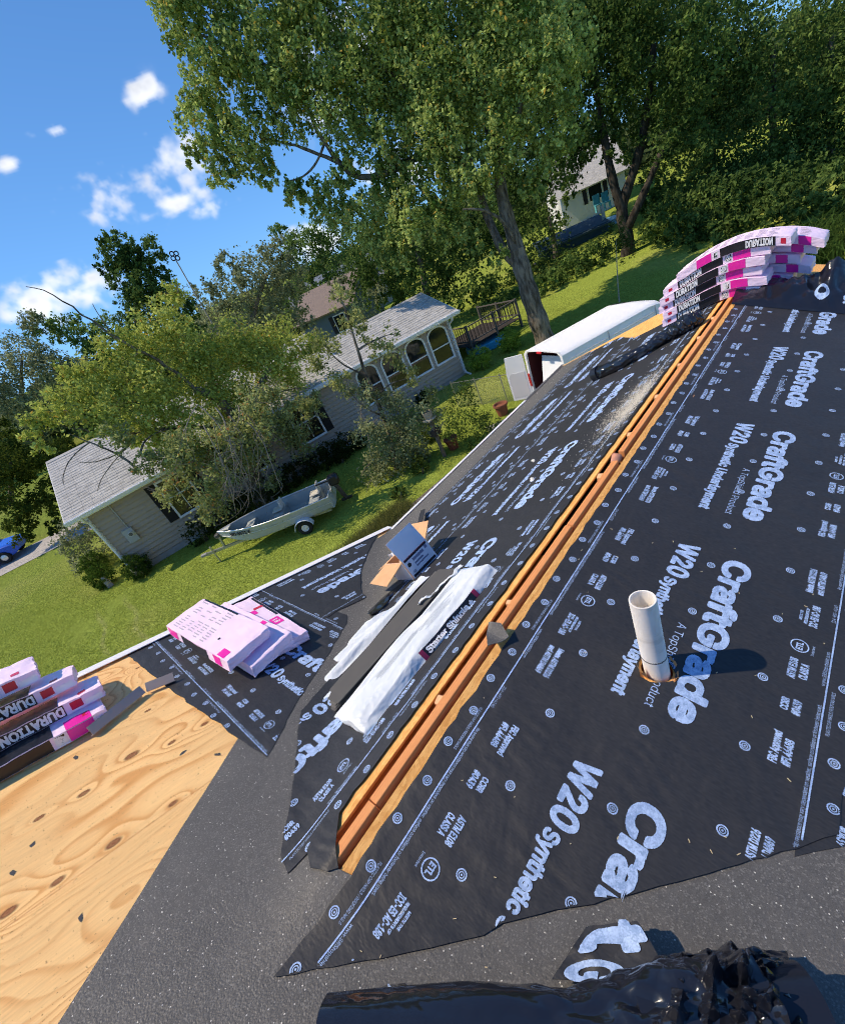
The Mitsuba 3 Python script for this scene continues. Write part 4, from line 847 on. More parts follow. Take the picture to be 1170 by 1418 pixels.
for (u0, u1) in ((-.44, US), (US + .02, LH + .42)):
    q = [(0, 0), (-.10, .0), (-.125, .11), (-.115, .11), (-.095, .012), (0, .012)]
    put(f'{nb}__gutter', flat(q[::-1], [ev, [0, 0, 1.0], -eu], W(u1, -.425, 2.69), u1 - u0), WHT); hb('fascia', u0, u1, -.425, -.40, 2.64, 2.82, WHT)
for u in (.02, LH - .02):
    put(f'{nb}__downspout', tube([W(u + .1 * (1 if u < 1 else -1) * 0, -.46, 2.70), W(u, -.40, 2.55), W(u, -.06, 2.38), W(u, -.06, .35), W(u + .0, -.10, .18), W(u, -.45, .08)], .05, 8), WHT, 50)
    hb('corner_board', u - .06, u + .06, -.012, .10, .15, 2.70, WHT)
mk = fresh(f'{nb}__meter_box'); put(mk, box(W(.72, -.06, 1.36), (.34, .13, .52), HAX, .012), ('satin', (.42, .43, .43)), exact=True)
put(f'{mk}__dial', tube([W(.76, -.12, 1.42), W(.76, -.21, 1.42)], .085, 20), ('gloss', (.50, .52, .53)), 40); put(f'{mk}__dial_face', tube([W(.76, -.205, 1.42), W(.76, -.216, 1.42)], .060, 18), ('gloss', (.10, .10, .10)), 40)
put(f'{mk}__conduit', tube([W(.80, -.05, 1.62), W(.80, -.05, 2.66)], .022, 8), ('satin', (.4, .4, .4)), True)

# ------------------------------------------------------------------ aluminium boat on its trailer
bow, st0, st1 = at_z(303, 739, G + .88), at_z(467, 683, G + .82), at_z(446, 667, G + .82)
sc_ = (st0 + st1) / 2; bl = np.linalg.norm((sc_ - bow)[:2]); bx = (bow - sc_); bx[2] = 0; bx /= np.linalg.norm(bx); by = np.array([-bx[1], bx[0], 0]); bw = 1.42
boat = thing('fishing_boat', 'open grey aluminium fishing boat parked on a trailer in front of the neighbour\'s house', 'boat')
def BP(s, y, z): return sc_ * [1, 1, 0] + [0, 0, G] + np.multiply.outer(s, bx) + np.multiply.outer(y, by) + np.multiply.outer(z, [0, 0, 1.0])
def half(s): t = np.clip(s / bl, 0, 1); return bw / 2 * (1 - np.clip((t - .42) / .58, 0, 1) ** 2.1)
def sheer(s): return .82 + .12 * (s / bl) ** 2
def keel(s): t = s / bl; return .34 + .42 * np.clip((t - .66) / .34, 0, 1) ** 2.2
def hull(u, v, inset=0):
    s = u * bl * (1 - inset * .02); a = (v - .5) * 2; b = np.abs(a); h = np.maximum(half(s) - inset * .035, .004)
    y = np.sign(a) * np.where(b < .55, b / .55 * .80 * h, .80 * h + (b - .55) / .45 * .20 * h); zk = keel(s) + .05 * inset
    z = np.where(b < .55, zk + b / .55 * .07, zk + .07 + (b - .55) / .45 * (sheer(s) - zk - .07))
    return BP(s, y, z)
v, f = surf(lambda u, v: hull(u, v), 50, 41); ALU = (.44, .47, .45)
put(f'{boat}__hull', (v, f[:, ::-1]), ('satin', ALU), 30)
v, f = surf(lambda u, v: hull(u, v, 1), 50, 41); put(f'{boat}__inner_hull', (v, f), ('satin', (.30, .34, .33)), 30)
for sg_ in (1, -1):
    s = np.linspace(0, bl, 30); put(f'{boat}__gunwale', tube(BP(s, sg_ * half(s), sheer(s) + .008), .026, 8), ('metal', (.72, .73, .72)), 60)
    put(f'{boat}__strake', tube(BP(s, sg_ * half(s) * 1.012, sheer(s) - .17), .010, 6), ('metal', (.6, .62, .6)), 60)
put(f'{boat}__transom', flat([(-.71, .82), (-.62, .42), (0, .34), (.62, .42), (.71, .82), (.2, .82), (.16, .72), (-.16, .72), (-.2, .82)], [by, [0, 0, 1.0], np.cross(by, [0, 0, 1.0])], sc_ * [1, 1, 0] + [0, 0, G], .04), ('satin', ALU))
for s, d in ((.55, .34), (1.75, .30), (2.75, .28)):
    h = float(half(np.array(s))) * .93; put(f'{boat}__bench', box(BP(s, 0., .70), (d, 2 * h, .035), [bx, by, [0, 0, 1.0]], .01), ('satin', (.34, .37, .36))); put(f'{boat}__bench_front', box(BP(s - d / 2, 0., .55), (.02, 1.8 * h, .28), [bx, by, [0, 0, 1.0]]), ('satin', (.28, .31, .30)))
for s in (1.75, .5):
    put(f'{boat}__seat', box(BP(s, -.12, .80), (.34, .36, .05), [bx, by, [0, 0, 1.0]], .02), ('satin', (.52, .50, .43))); put(f'{boat}__seat_back', box(BP(s - .17, -.12, .95), (.05, .36, .28), [bx, by, [0, 0, 1.0]], .02), ('satin', (.62, .60, .52)))
put(f'{boat}__cable', tube([BP(a, b, c) for a, b, c in ((.3, .15, .72), (.9, .3, .60), (1.4, .1, .58), (2.1, .25, .60), (2.9, .05, .66), (3.3, .0, .80))], .016, 6), ('matte', (.03, .03, .035)), True)
put(f'{boat}__bow_plate', flat([(0, -.16), (.36, 0), (0, .16)], [bx, by, [0, 0, 1.0]], BP(bl - .40, 0., .935), .012), ('satin', ALU))
n_ = text2d('MO 8871 K', True); v2 = n_[0] / [n_[0][:, 0].max(), 1]
s = bl - .40 - .70 * (1 - v2[:, 0]) - .1; s = bl - .42 - .72 * v2[:, 0]; put(f'{boat}__registration', (BP(s, half(s) * .985 + .022, sheer(s) - .16 + .10 * v2[:, 1]), n_[1]), ('matte', (.03, .03, .03)))
mo = fresh(f'{boat}__outboard_motor'); c_ = BP(-.22, .0, 1.0); put(mo, box(c_, (.34, .26, .34), [bx, by, [0, 0, 1.0]], .06), ('gloss', (.02, .02, .022)), 40, exact=True)
put(f'{mo}__leg', bar(BP(-.20, 0., .86), BP(-.30, 0., .30), .12, .09), ('gloss', (.03, .03, .032))); put(f'{mo}__skeg', box(BP(-.32, 0., .27), (.36, .05, .09), [bx, by, [0, 0, 1.0]], .01), ('gloss', (.03, .03, .03))); put(f'{mo}__tiller', tube([BP(-.05, 0., 1.02), BP(.36, .05, 1.06)], .022, 8), ('gloss', (.02, .02, .02)), 40)
tr = thing('boat_trailer', 'small galvanised boat trailer with a pale mudguard under the boat', 'boat trailer')
GAL = ('metal', (.45, .46, .46)); TG = float(zg(sc_[0], sc_[1])) - G
put(f'{tr}__drawbar', bar(BP(bl + .75, 0., .40 + TG), BP(1.3, 0., .30 + TG), .08, .08), GAL)
for sg_ in (1, -1):
    put(f'{tr}__side_rail', bar(BP(bl - .6, sg_ * .06, .36 + TG), BP(.15, sg_ * .46, .32 + TG), .06, .07), GAL)
    w_ = BP(1.05, sg_ * .70, .225 + TG); k = fresh(f'{tr}__wheel'); prof = [(.11, -.06), (.19, -.065), (.225, -.035), (.225, .035), (.19, .065), (.11, .06)]
    put(k, revolve(prof, w_, by, 28), ('matte', (.022, .022, .022)), 35, exact=True)
    put(f'{k}__rim', revolve([(.0, .05 * sg_), (.05, .055 * sg_), (.08, .03 * sg_), (.112, .055 * sg_), (.118, -.02 * sg_)], w_, by, 24), ('satin', (.75, .75, .74)), 35)
    a = np.linspace(.12, math.pi - .12, 14); o = [(.30 * math.cos(t), .28 * math.sin(t)) for t in a] + [(.288 * math.cos(t), .268 * math.sin(t)) for t in a[::-1]]
    put(f'{tr}__mudguard', flat(o, [bx, [0, 0, 1.0], np.cross(bx, [0, 0, 1.0])], w_ - np.cross(bx, [0, 0, 1.0]) * .12, .24), ('satin', (.60, .66, .76)))
put(f'{tr}__axle', tube([BP(1.05, -.70, .225 + TG), BP(1.05, .70, .225 + TG)], .03, 8), GAL, 40); put(f'{tr}__cross_member', bar(BP(.3, -.46, .34 + TG), BP(.3, .46, .34 + TG), .06, .06), GAL)
put(f'{tr}__winch_post', bar(BP(bl + .10, 0., .40 + TG), BP(bl + .05, 0., .82), .06, .06, bx), GAL); put(f'{tr}__winch', box(BP(bl + .08, 0., .84), (.14, .16, .12), [bx, by, [0, 0, 1.0]], .02), ('satin', (.08, .08, .08)))
put(f'{tr}__jack', tube([BP(bl + .45, .09, .62 + TG), BP(bl + .45, .09, .04 + TG)], .028, 10), GAL, 40); put(f'{tr}__coupler', box(BP(bl + .80, 0., .41 + TG), (.22, .10, .09), [bx, by, [0, 0, 1.0]], .02), ('satin', (.30, .30, .30)))
for s in (.5, 2.3): put(f'{tr}__bunk', box(BP(s, 0., .37), (.08, .8, .05), [bx, by, [0, 0, 1.0]]), ('matte', (.12, .10, .09)))

# ------------------------------------------------------------------ white van
van = thing('cargo_van', 'white cargo van parked past the roof edge with its rear door open', 'van')
vz = G + 2.08 - .10
c0, c1, c2 = at_z(726, 491, vz - .12), at_z(779, 490, vz - .12), at_z(873.7, 430.3, vz)
vx = (c2 - c1); vx[2] = 0; vx /= np.linalg.norm(vx); vy = np.array([-vx[1], vx[0], 0]); vw = float((c0 - c1) @ vy) + .22; rear = float(((c0 + c1) / 2) @ vx)
vo = vx * rear + vy * float(((c0 + c1) / 2) @ vy); vo[2] = float(zg(*(vo + vx * 2)[:2])); VH = vz - vo[2]; VAX = np.array([vx, vy, [0, 0, 1.0]])
def VP(x, y, z): return vo + np.multiply.outer(x, vx) + np.multiply.outer(y, vy) + np.multiply.outer(z, [0, 0, 1.0])
WV = ('gloss', (.80, .82, .84))
def vsec(x):                                             # half outline of the body at x: (half width, height) from sill to roof
    t = np.clip((x - 3.3) / 1.0, 0, 1); tp = VH - .95 * t ** 1.4 - np.clip((x - 4.3) / .6, 0, 1) * .15; hw = vw / 2 + .06
    hw = hw - .12 * np.clip((x - 4.3) / .6, 0, 1)
    return [(hw * .96, .34), (hw, .55), (hw, 1.0 if tp > 1.15 else tp - .16), (hw - .09 * np.clip((tp - 1.0), 0, 1), max(tp - .13, .9)), (hw - .20 * np.clip((tp - .9), .4, 1), tp - .025), (0, tp)]
xs = [0, .03, 1, 2, 3.1, 3.4, 3.7, 4.0, 4.3, 4.5, 4.75, 4.9]; V = []
for x in xs:
    h = vsec(x); ringp = [(y, z) for y, z in h] + [(-y, z) for y, z in h[-2::-1]]; V.append([VP(x, y, z) for y, z in ringp])
m = len(V[0]); V = np.array(V).reshape(-1, 3); F = []
for a in range(len(xs) - 1):
    for b in range(m - 1): p = a * m + b; F += [[p, p + 1, p + 1 + m], [p, p + 1 + m, p + m]]
F += [[(len(xs) - 1) * m, (len(xs) - 1) * m + b, (len(xs) - 1) * m + b + 1] for b in range(1, m - 1)]
put(f'{van}__body', (V, np.array(F)), WV, 40)
h = vsec(0); out = [(y, z) for y, z in h] + [(-y, z) for y, z in h[-2::-1]]; inn = [(y * .90, .42 + (z - .34) * .93) for y, z in out]
put(f'{van}__rear_frame', flat(out, [vy, [0, 0, 1.0], np.cross(vy, [0, 0, 1.0])], VP(-.03, 0., 0.), .06, holes=[inn[::-1]]), WV)
inn2 = [(y * .97, z - .01) for y, z in out]; put(f'{van}__load_space', join(box(VP(1.3, vw / 2 - .05, 1.1), (2.5, .03, 1.4), VAX), box(VP(1.3, -vw / 2 + .05, 1.1), (2.5, .03, 1.4), VAX), box(VP(2.6, 0., 1.1), (.03, vw - .1, 1.4), VAX), box(VP(1.3, 0, .44), (2.6, vw - .1, .03), VAX), box(VP(1.3, 0, VH - .1), (2.5, vw - .4, .02), VAX)), ('matte', (.075, .014, .016)))
put(f'{van}__white_sheet', box(VP(.14, -.10, 1.10), (.03, vw * .60, 1.15), [[.97, 0, -.24] @ VAX, vy, np.array([.24, 0, .97]) @ VAX]), ('satin', (.78, .82, .86)))
put(f'{van}__brake_light', box(VP(-.04, vw * .02 + .05, VH - .06), (.05, .20, .06), VAX, .01), ('gloss', (.55, .02, .03)))
for s in (1, -1): put(f'{van}__tail_light', box(VP(-.045, s * (vw / 2 + .0), 1.0), (.03, .09, .40), VAX, .01), ('gloss', (.45, .02, .02)))
dr_ = fresh(f'{van}__rear_door'); dh = vy * .80 - vx * .60; dh /= np.linalg.norm(dh); dn = np.cross(dh, [0, 0, 1.0]); hp = VP(-.04, vw / 2 + .05, 0.)
put(dr_, flat([(0, .42), (.66, .42), (.66, 1.30), (.58, VH - .12), (.02, VH - .12)], [dh, [0, 0, 1.0], dn], hp - dn * .025, .05), WV, exact=True)
put(f'{dr_}__inner_panel', flat([(.06, .5), (.60, .5), (.60, 1.2), (.52, 1.3), (.06, 1.3)], [dh, [0, 0, 1.0], dn], hp - dn * .034, .07), ('satin', (.62, .62, .64)))
for z0, r_, c in ((1.52, .05, (.1, .1, .11)), (1.05, .14, (.06, .03, .04)), (.85, .11, (.22, .05, .08))):
    put(f'{dr_}__strap', tube([hp + dh * (.34 + r_ * math.cos(t)) + [0, 0, z0 + 1.5 * r_ * math.sin(t)] - dn * .045 * np.sign(dn @ -vo) for t in np.linspace(0, 6.28, 15)], .012, 6), ('matte', c), True)
for x in (1.55, 3.25): put(f'{van}__panel_seam', join(*[bar(VP(x, s * (vw / 2 + .058), .5), VP(x, s * (vw / 2 + .0), VH - .14), .012, .012, vx) for s in (-1, 1)]), ('matte', (.25, .27, .29)))
for x0, x1 in ((.15, 1.45), (1.65, 3.15)): put(f'{van}__panel_crease', bar(VP(x0, -(vw / 2 + .045), VH - .30), VP(x1, -(vw / 2 + .045), VH - .30), .012, .02), ('gloss', (.55, .58, .62)))
for x in (.95, 3.85):
    for s in (1, -1):
        c_ = VP(x, s * (vw / 2 - .02), .34); k = fresh(f'{van}__wheel'); put(k, revolve([(.16, -.10), (.31, -.11), (.34, -.06), (.34, .06), (.31, .11), (.16, .10)], c_, vy, 26), ('matte', (.02, .02, .02)), 35, exact=True); put(f'{k}__rim', revolve([(.0, .08 * s), (.10, .09 * s), (.17, .05 * s), (.19, -.03 * s)], c_, vy, 22), ('metal', (.5, .5, .5)), 35)
put(f'{van}__windscreen', flat([(-.7, 0), (.7, 0), (.58, .62), (-.58, .62)], [vy, np.array([-.55, 0, .83]) @ VAX, np.array([.83, 0, .55]) @ VAX], VP(4.05, 0., VH - .78) , .02), 'window_glass')

# ------------------------------------------------------------------ blue car on the drive
cg = gp(5, 784); car = thing('parked_car', 'bright blue car cut off by the left edge, on the concrete driveway', 'car'); cx_ = m0 - m1; cx_[2] = 0; cx_ /= np.linalg.norm(cx_); cy_ = np.array([-cx_[1], cx_[0], 0])
co = cg + cy_ * .80 - cx_ * 1.0; co[2] = float(zg(*co[:2])) + .02
def KP(x, y, z): return co + x * cx_ + y * cy_ + np.array([0, 0, z])
sec = [(-2.2, .45, .80, .80), (-2.1, .30, .92, .86), (-1.3, .22, .98, .88), (-.7, .22, 1.02, .90), (0.2, .22, 1.02, .90), (1.0, .22, .98, .89), (1.9, .25, .86, .84), (2.2, .40, .72, .74)]
V = []
for x, z0, z1, hw in sec: V.append([KP(x, y, z) for y, z in ((hw * .9, z0), (hw, z0 + .25), (hw, z1 - .08), (hw - .1, z1), (-hw + .1, z1), (-hw, z1 - .08), (-hw, z0 + .25), (-hw * .9, z0))])
V = np.array(V).reshape(-1, 3); F = []
for a in range(len(sec) - 1):
    for b in range(8): p, q_ = a * 8 + b, a * 8 + (b + 1) % 8; F += [[p, q_, q_ + 8], [p, q_ + 8, p + 8]]
F += [[0, b + 1, b] for b in range(1, 7)] + [[56, 56 + b, 57 + b] for b in range(1, 7)]
BLU = ('gloss', (.01, .10, .62)); put(f'{car}__body', (V, np.array(F)), BLU, 35)
hullp = [KP(x, s * y, z) for s in (1, -1) for x, y, z in ((-1.7, .80, 1.0), (1.1, .80, 1.0), (-1.1, .62, 1.45), (.3, .62, 1.45))]
put(f'{car}__cabin_glass', m3.Manifold.hull_points(np.array(hullp)), 'window_glass'); put(f'{car}__roof', box(KP(-.4, 0, 1.455), (1.45, 1.24, .05), [cx_, cy_, [0, 0, 1.0]], .02), BLU)
for x in (-1.35, 1.4):
    for s in (1, -1):
        c_ = KP(x, s * .84, .32); k = fresh(f'{car}__wheel'); put(k, revolve([(.18, -.10), (.29, -.11), (.32, -.06), (.32, .06), (.29, .11), (.18, .10)], c_, cy_, 24), ('matte', (.02, .02, .02)), 35, exact=True); put(f'{k}__rim', revolve([(0, .09 * s), (.10, .10 * s), (.18, .07 * s), (.19, -.03 * s)], c_, cy_, 20), ('metal', (.7, .7, .7)), 35)
for s in (1, -1): put(f'{car}__headlight', box(KP(2.05, s * .6, .66), (.2, .3, .12), [cx_, cy_, [0, 0, 1.0]], .04), ('gloss', (.7, .72, .75)))

# ------------------------------------------------------------------ far houses
def cottage(key, c, ang, L, D, H, roofh, wallc, roofc, wins=(), doorz=None):
    ca, sa = math.cos(ang), math.sin(ang); ax = np.array([[ca, sa, 0], [-sa, ca, 0], [0, 0, 1.0]]); c = np.asarray(c, float)
    def Q(x, y, z): return c + np.array([x, y, z]) @ ax
    put(f'{key}__wall', box(Q(0, 0, H / 2 - .5), (L, D, H + 1), ax), wallc)
    for s in (1, -1):
        put(f'{key}__gable', flat([(-D / 2, 0), (D / 2, 0), (0, roofh)], [ax[1], ax[2], ax[0]], Q(s * (L / 2 - .06) - .05, 0, H), .1), wallc)
        sl = math.hypot(D / 2 + .4, roofh * (D / 2 + .4) / (D / 2)); dv_ = np.array([0, -s * (D / 2 + .4), roofh * (D / 2 + .4) / (D / 2)]) / sl
        put(f'{key}__roof', box(Q(0, s * (D / 4 + .2), H + roofh / 2 - .4 * roofh / D + .08), (L + .7, sl, .12), [ax[0], dv_ @ ax, np.cross([1, 0, 0], dv_) @ ax]), roofc)
    for side, x, z, w, h in wins:
        for o, sc2, mt, nm in ((.03, 1.14, WHT, 'window'), (.06, 1, 'window_glass', 'pane')):
            p = Q(x, side * (D / 2 + o), z) if abs(side) == 1 else Q(np.sign(side) * (L / 2 + o), x, z)
            put(f'{key}__{nm}', box(p, (w * sc2, .03, h * sc2), ax) if abs(side) == 1 else box(p, (.03, w * sc2, h * sc2), ax), mt)
        if abs(side) == 1:
            for s in (1, -1): put(f'{key}__shutter', box(Q(x + s * w * .82, side * (D / 2 + .03), z), (.32, .04, h * 1.1), ax), ('matte', (.02, .02, .025)))
    return Q
fh = thing('far_house', 'white house with a grey roof seen between the trunks up the hill', 'house'); pc = at_r(822, 262, 47); gz = float(zg(pc[0], pc[1]))
fdir = at_r(850, 240, 47) - at_r(790, 300, 47); fa = math.atan2(pc[1], pc[0]) - math.pi / 2 + .25
zf_ = at_r(825, 290, 47)[2]
Q = cottage(fh, (pc[0] + 3.5 * math.cos(fa + 1.57), pc[1] + 3.5 * math.sin(fa + 1.57), zf_ - .5), fa, 5.2, 6, 2.5, 2.4, ('matte', (.62, .63, .62)), 'shingle', [(-1, .2, 1.8, 1.0, 1.2)])
put(f'{fh}__chimney', box(Q(1.4, .6, 4.6), (.7, .6, 1.6)), ('matte', (.30, .08, .05))); put(f'{fh}__porch_post', box(Q(-2.9, -4.4, .9), (.2, .2, 2.8)), WHT); put(f'{fh}__porch_deck', box(Q(0, -4.4, -.25), (6.4, 2.0, .2), [[math.cos(fa), math.sin(fa), 0], [-math.sin(fa), math.cos(fa), 0], [0, 0, 1]]), ('matte', (.35, .31, .27)))
FAX = np.array([[math.cos(fa), math.sin(fa), 0], [-math.sin(fa), math.cos(fa), 0], [0, 0, 1]])
k = thing('garden_shed', 'dark blue shed roof and wall below the white house on the hill', 'shed'); p = at_r(792, 338, 40); 
put(f'{k}__wall', box(p + [0, 0, -.4], (4.6, 2.5, 2.0), FAX), ('matte', (.035, .075, .11))); put(f'{k}__roof', box(p + [0, 0, .72], (5.0, 2.9, .12), [FAX[0], (FAX[1] + [0, 0, .18]) / np.linalg.norm(FAX[1] + [0, 0, .18]), np.cross(FAX[0], (FAX[1] + [0, 0, .18]) / np.linalg.norm(FAX[1] + [0, 0, .18]))]), ('matte', (.06, .10, .13)))
put(f'{k}__gable_end', box(p - FAX[0] * 3.4 + [0, 0, -.2], (1.6, 2.2, .10), FAX), ('matte', (.30, .22, .19))); put(f'{k}__post', box(p - FAX[0] * 4.1 - FAX[1] * 1.0 + [0, 0, -1.1], (.1, .1, 1.9)), ('matte', (.55, .52, .48)))
k = thing('swimming_pool', 'pale blue above ground pool beside the dark blue shed', 'pool'); p = at_r(822, 312, 42); put(f'{k}__wall', tube([p + [0, 0, -1.2], p + [0, 0, .0]], 2.0, 28), ('satin', (.34, .50, .60)), 40); put(f'{k}__water', tube([p + [0, 0, -.1], p + [0, 0, .02]], 1.92, 28), ('gloss', (.20, .45, .60)), 40); put(f'{k}__ladder', box(p + FAX[0] * .3 - FAX[1] * 1.8 + [0, 0, .5], (.5, .08, 1.3)), ('satin', (.5, .55, .55)))
for px, py, i_ in ((828, 283, 1), (840, 279, 2)):
    k = thing('garden_chair', f'turquoise garden chair on the far terrace, {"left" if i_ == 1 else "right"} one of the two', 'chair'); p = at_r(px, py, 44)
    put(f'{k}__seat', box(p, (.5, .5, .06), FAX), ('matte', (.10, .36, .38))); put(f'{k}__back', box(p + FAX[1] * .25 + [0, 0, .35], (.5, .06, .7), FAX), ('matte', (.10, .36, .38)))
    for a in (-.2, .2): put(f'{k}__leg', box(p + FAX[0] * a + [0, 0, -.25], (.06, .4, .45), FAX), ('matte', (.10, .36, .38)))
bh = thing('far_house', 'blue grey house with a brown roof behind the neighbour\'s house', 'house'); p = at_r(470, 425, 40); a_ = math.atan2(p[1], p[0]) - math.pi / 2 - .5; cottage(bh, (p[0], p[1], p[2] - 2.4), a_, 5.0, 5, 2.6, 1.6, ('matte', (.10, .14, .18)), ('matte', (.19, .15, .135)), [(-1, 1.0, 1.5, .9, 1.1)])
bh = thing('far_house', 'house of which only a slate grey roof shows above the trees behind the neighbour', 'house'); p = at_r(456, 388, 62); a_ = math.atan2(p[1], p[0]) - math.pi / 2 + .2; cottage(bh, (p[0], p[1], p[2] - 4.6), a_, 11, 7, 3.0, 2.4, ('matte', (.35, .36, .37)), ('matte', (.20, .23, .27)))

# ------------------------------------------------------------------ deck, pool, fence and small things between the houses
dk = thing('garden_deck', 'weathered wooden deck with railings at the end of the neighbour\'s house', 'deck'); D0 = W(LH + 1.6, 1.2, 0.0); WD = ('matte', (.035, .030, .028)); WL = ('matte', (.11, .10, .09))
def DP(x, y, z): return D0 + np.array([x, y, z]) @ HAX
for i_ in range(16): put(f'{dk}__plank', box(DP(1.6, .09 + i_ * .2, .75), (3.4, .19, .035), HAX), WD)
for x, y in ((0, 0), (1.7, 0), (3.3, 0), (0, 3.1), (3.3, 3.1), (3.3, 1.5)): put(f'{dk}__post', box(DP(x, y, .78), (.10, .10, 1.9), HAX), WL)
for a, b in (((0, 0), (3.3, 0)), ((3.3, 0), (3.3, 3.1)), ((0, 0), (0, 3.1))):
    for z in (1.66, .95): put(f'{dk}__rail', bar(DP(*a, z), DP(*b, z), .09, .045), WL)
    n = 16
    for j in range(1, n): put(f'{dk}__baluster', bar(DP(a[0] + (b[0] - a[0]) * j / n, a[1] + (b[1] - a[1]) * j / n, .95), DP(a[0] + (b[0] - a[0]) * j / n, a[1] + (b[1] - a[1]) * j / n, 1.64), .03, .03, (1, 0, 0)), WD)
k = thing('paddling_pool', 'bright blue paddling pool half hidden by the deck', 'paddling pool'); p = gp(673, 481); put(f'{k}__wall', revolve([(.95, .0), (1.0, .1), (1.0, .32), (.95, .36), (.90, .32), (.90, .28)], p, n=28), ('satin', (.04, .35, .62)), 40); put(f'{k}__water', tube([p + [0, 0, .05], p + [0, 0, .29]], .9, 28), ('gloss', (.05, .42, .68)), 40)
k = thing('chain_fence', 'low chain link fence with thin posts near the open van door', 'fence'); fp0, fp1 = gp(668, 560), gp(706, 556); nf = 5
fdv = (fp1 - fp0) / np.linalg.norm(fp1 - fp0)
for j in range(4):
    q_ = fp0 + fdv * (j * 1.1 - 1.1); q_[2] = float(zg(*q_[:2])); put(f'{k}__post', tube([q_, q_ + [0, 0, 1.05]], .022, 8), GAL, 40)
qa, qb = fp0 - fdv * 1.1, fp0 + fdv * 2.2; qa[2] = qb[2] = G; put(f'{k}__top_rail', tube([qa + [0, 0, 1.03], qb + [0, 0, 1.03]], .013, 6), ('matte', (.16, .17, .16)), 40)
ms = []; n = 34
for j in range(n):
    for s in (1, -1):
        x0 = j / n * 3.3; x1 = x0 + s * 1.0
        z0, z1 = .03, 1.0
        if x1 < 0: z1 = z0 + (z1 - z0) * (x0 / (x0 - x1)); x1 = 0
        if x1 > 3.3: z1 = z0 + (z1 - z0) * ((3.3 - x0) / (x1 - x0)); x1 = 3.3
        if abs(x1 - x0) > .05: ms.append(bar(qa + fdv * x0 + [0, 0, z0], qa + fdv * x1 + [0, 0, z1], .005, .005))
k2 = put(f'{k}__mesh', join(*ms), GAL); tag(k2, kind='stuff')
k = thing('garden_post', 'weathered post with planters standing on the lawn by the thin tree', 'garden post'); p = gp(616, 632); put(f'{k}__stake', bar(p, p + [0, 0, 1.3], .09, .09, (1, 0, 0)), ('matte', (.20, .16, .13))); put(f'{k}__shelf', box(p + [0, 0, 1.32], (.34, .3, .05)), ('matte', (.50, .45, .36))); put(f'{k}__planter', revolve([(0, 1.34), (.12, 1.34), (.16, 1.56), (.14, 1.56), (.12, 1.50), (0, 1.5)], p, n=16), ('matte', (.42, .36, .28)), 40); put(f'{k}__planter', box(p + [.05, .05, .85], (.28, .24, .2)), ('matte', (.08, .06, .05)))
k = thing('flower_pot', 'terracotta flower pot standing on the lawn beside the garden post', 'flower pot'); p = gp(629, 621); put(k, revolve([(0, 0), (.15, 0), (.21, .34), (.24, .34), (.24, .40), (.20, .40), (.18, .33), (0, .33)], p, n=20), ('matte', (.22, .07, .04)), 40, exact=True)
k = thing('flower_pot', 'terracotta flower pot at the foot of the chain link fence', 'flower pot'); p = gp(697, 574); put(k, revolve([(0, 0), (.16, 0), (.22, .34), (.25, .34), (.25, .40), (.21, .40), (.18, .33), (0, .33)], p, n=20), ('matte', (.22, .085, .05)), 40, exact=True)
k = thing('stone_ornament', 'small grey stone ornament on the lawn by the clipped bush', 'garden ornament'); p = gp(154, 812); put(f'{k}__base', box(p + [0, 0, .06], (.2, .2, .12), None, .02), ('matte', (.30, .29, .27))); put(f'{k}__figure', revolve([(0, .1), (.09, .12), (.11, .22), (.06, .32), (.075, .38), (.05, .45), (0, .46)], p, n=14), ('matte', (.36, .35, .32)), 40)
k = thing('wind_spinner', 'tall thin pole with four dark rings at its top against the sky', 'wind spinner'); T0, T1 = at_r(302, 462, 21), at_r(245, 360, 21); T1 = np.array([T0[0], T0[1], T1[2]]) * .35 + T1 * .65; put(f'{k}__pole', tube([T0 + (T0 - T1) * .3, T0, T1], .022, 6), ('matte', (.34, .30, .24)), True)
for j in range(4):
    t = j * math.pi / 2 + .5; c_ = at_r(242, 354, 21); d_ = c_ / np.linalg.norm(c_); s_ = np.cross(d_, [0, 0, 1.0]); s_ /= np.linalg.norm(s_); u_ = np.cross(s_, d_); cc = c_ + (s_ * math.cos(t) + u_ * math.sin(t)) * .105
    put(f'{k}__ring', tube([cc + (s_ * math.cos(q_) + u_ * math.sin(q_)) * .072 for q_ in np.linspace(0, 2 * math.pi, 17)], .022, 6), ('matte', (.035, .035, .045)), True)
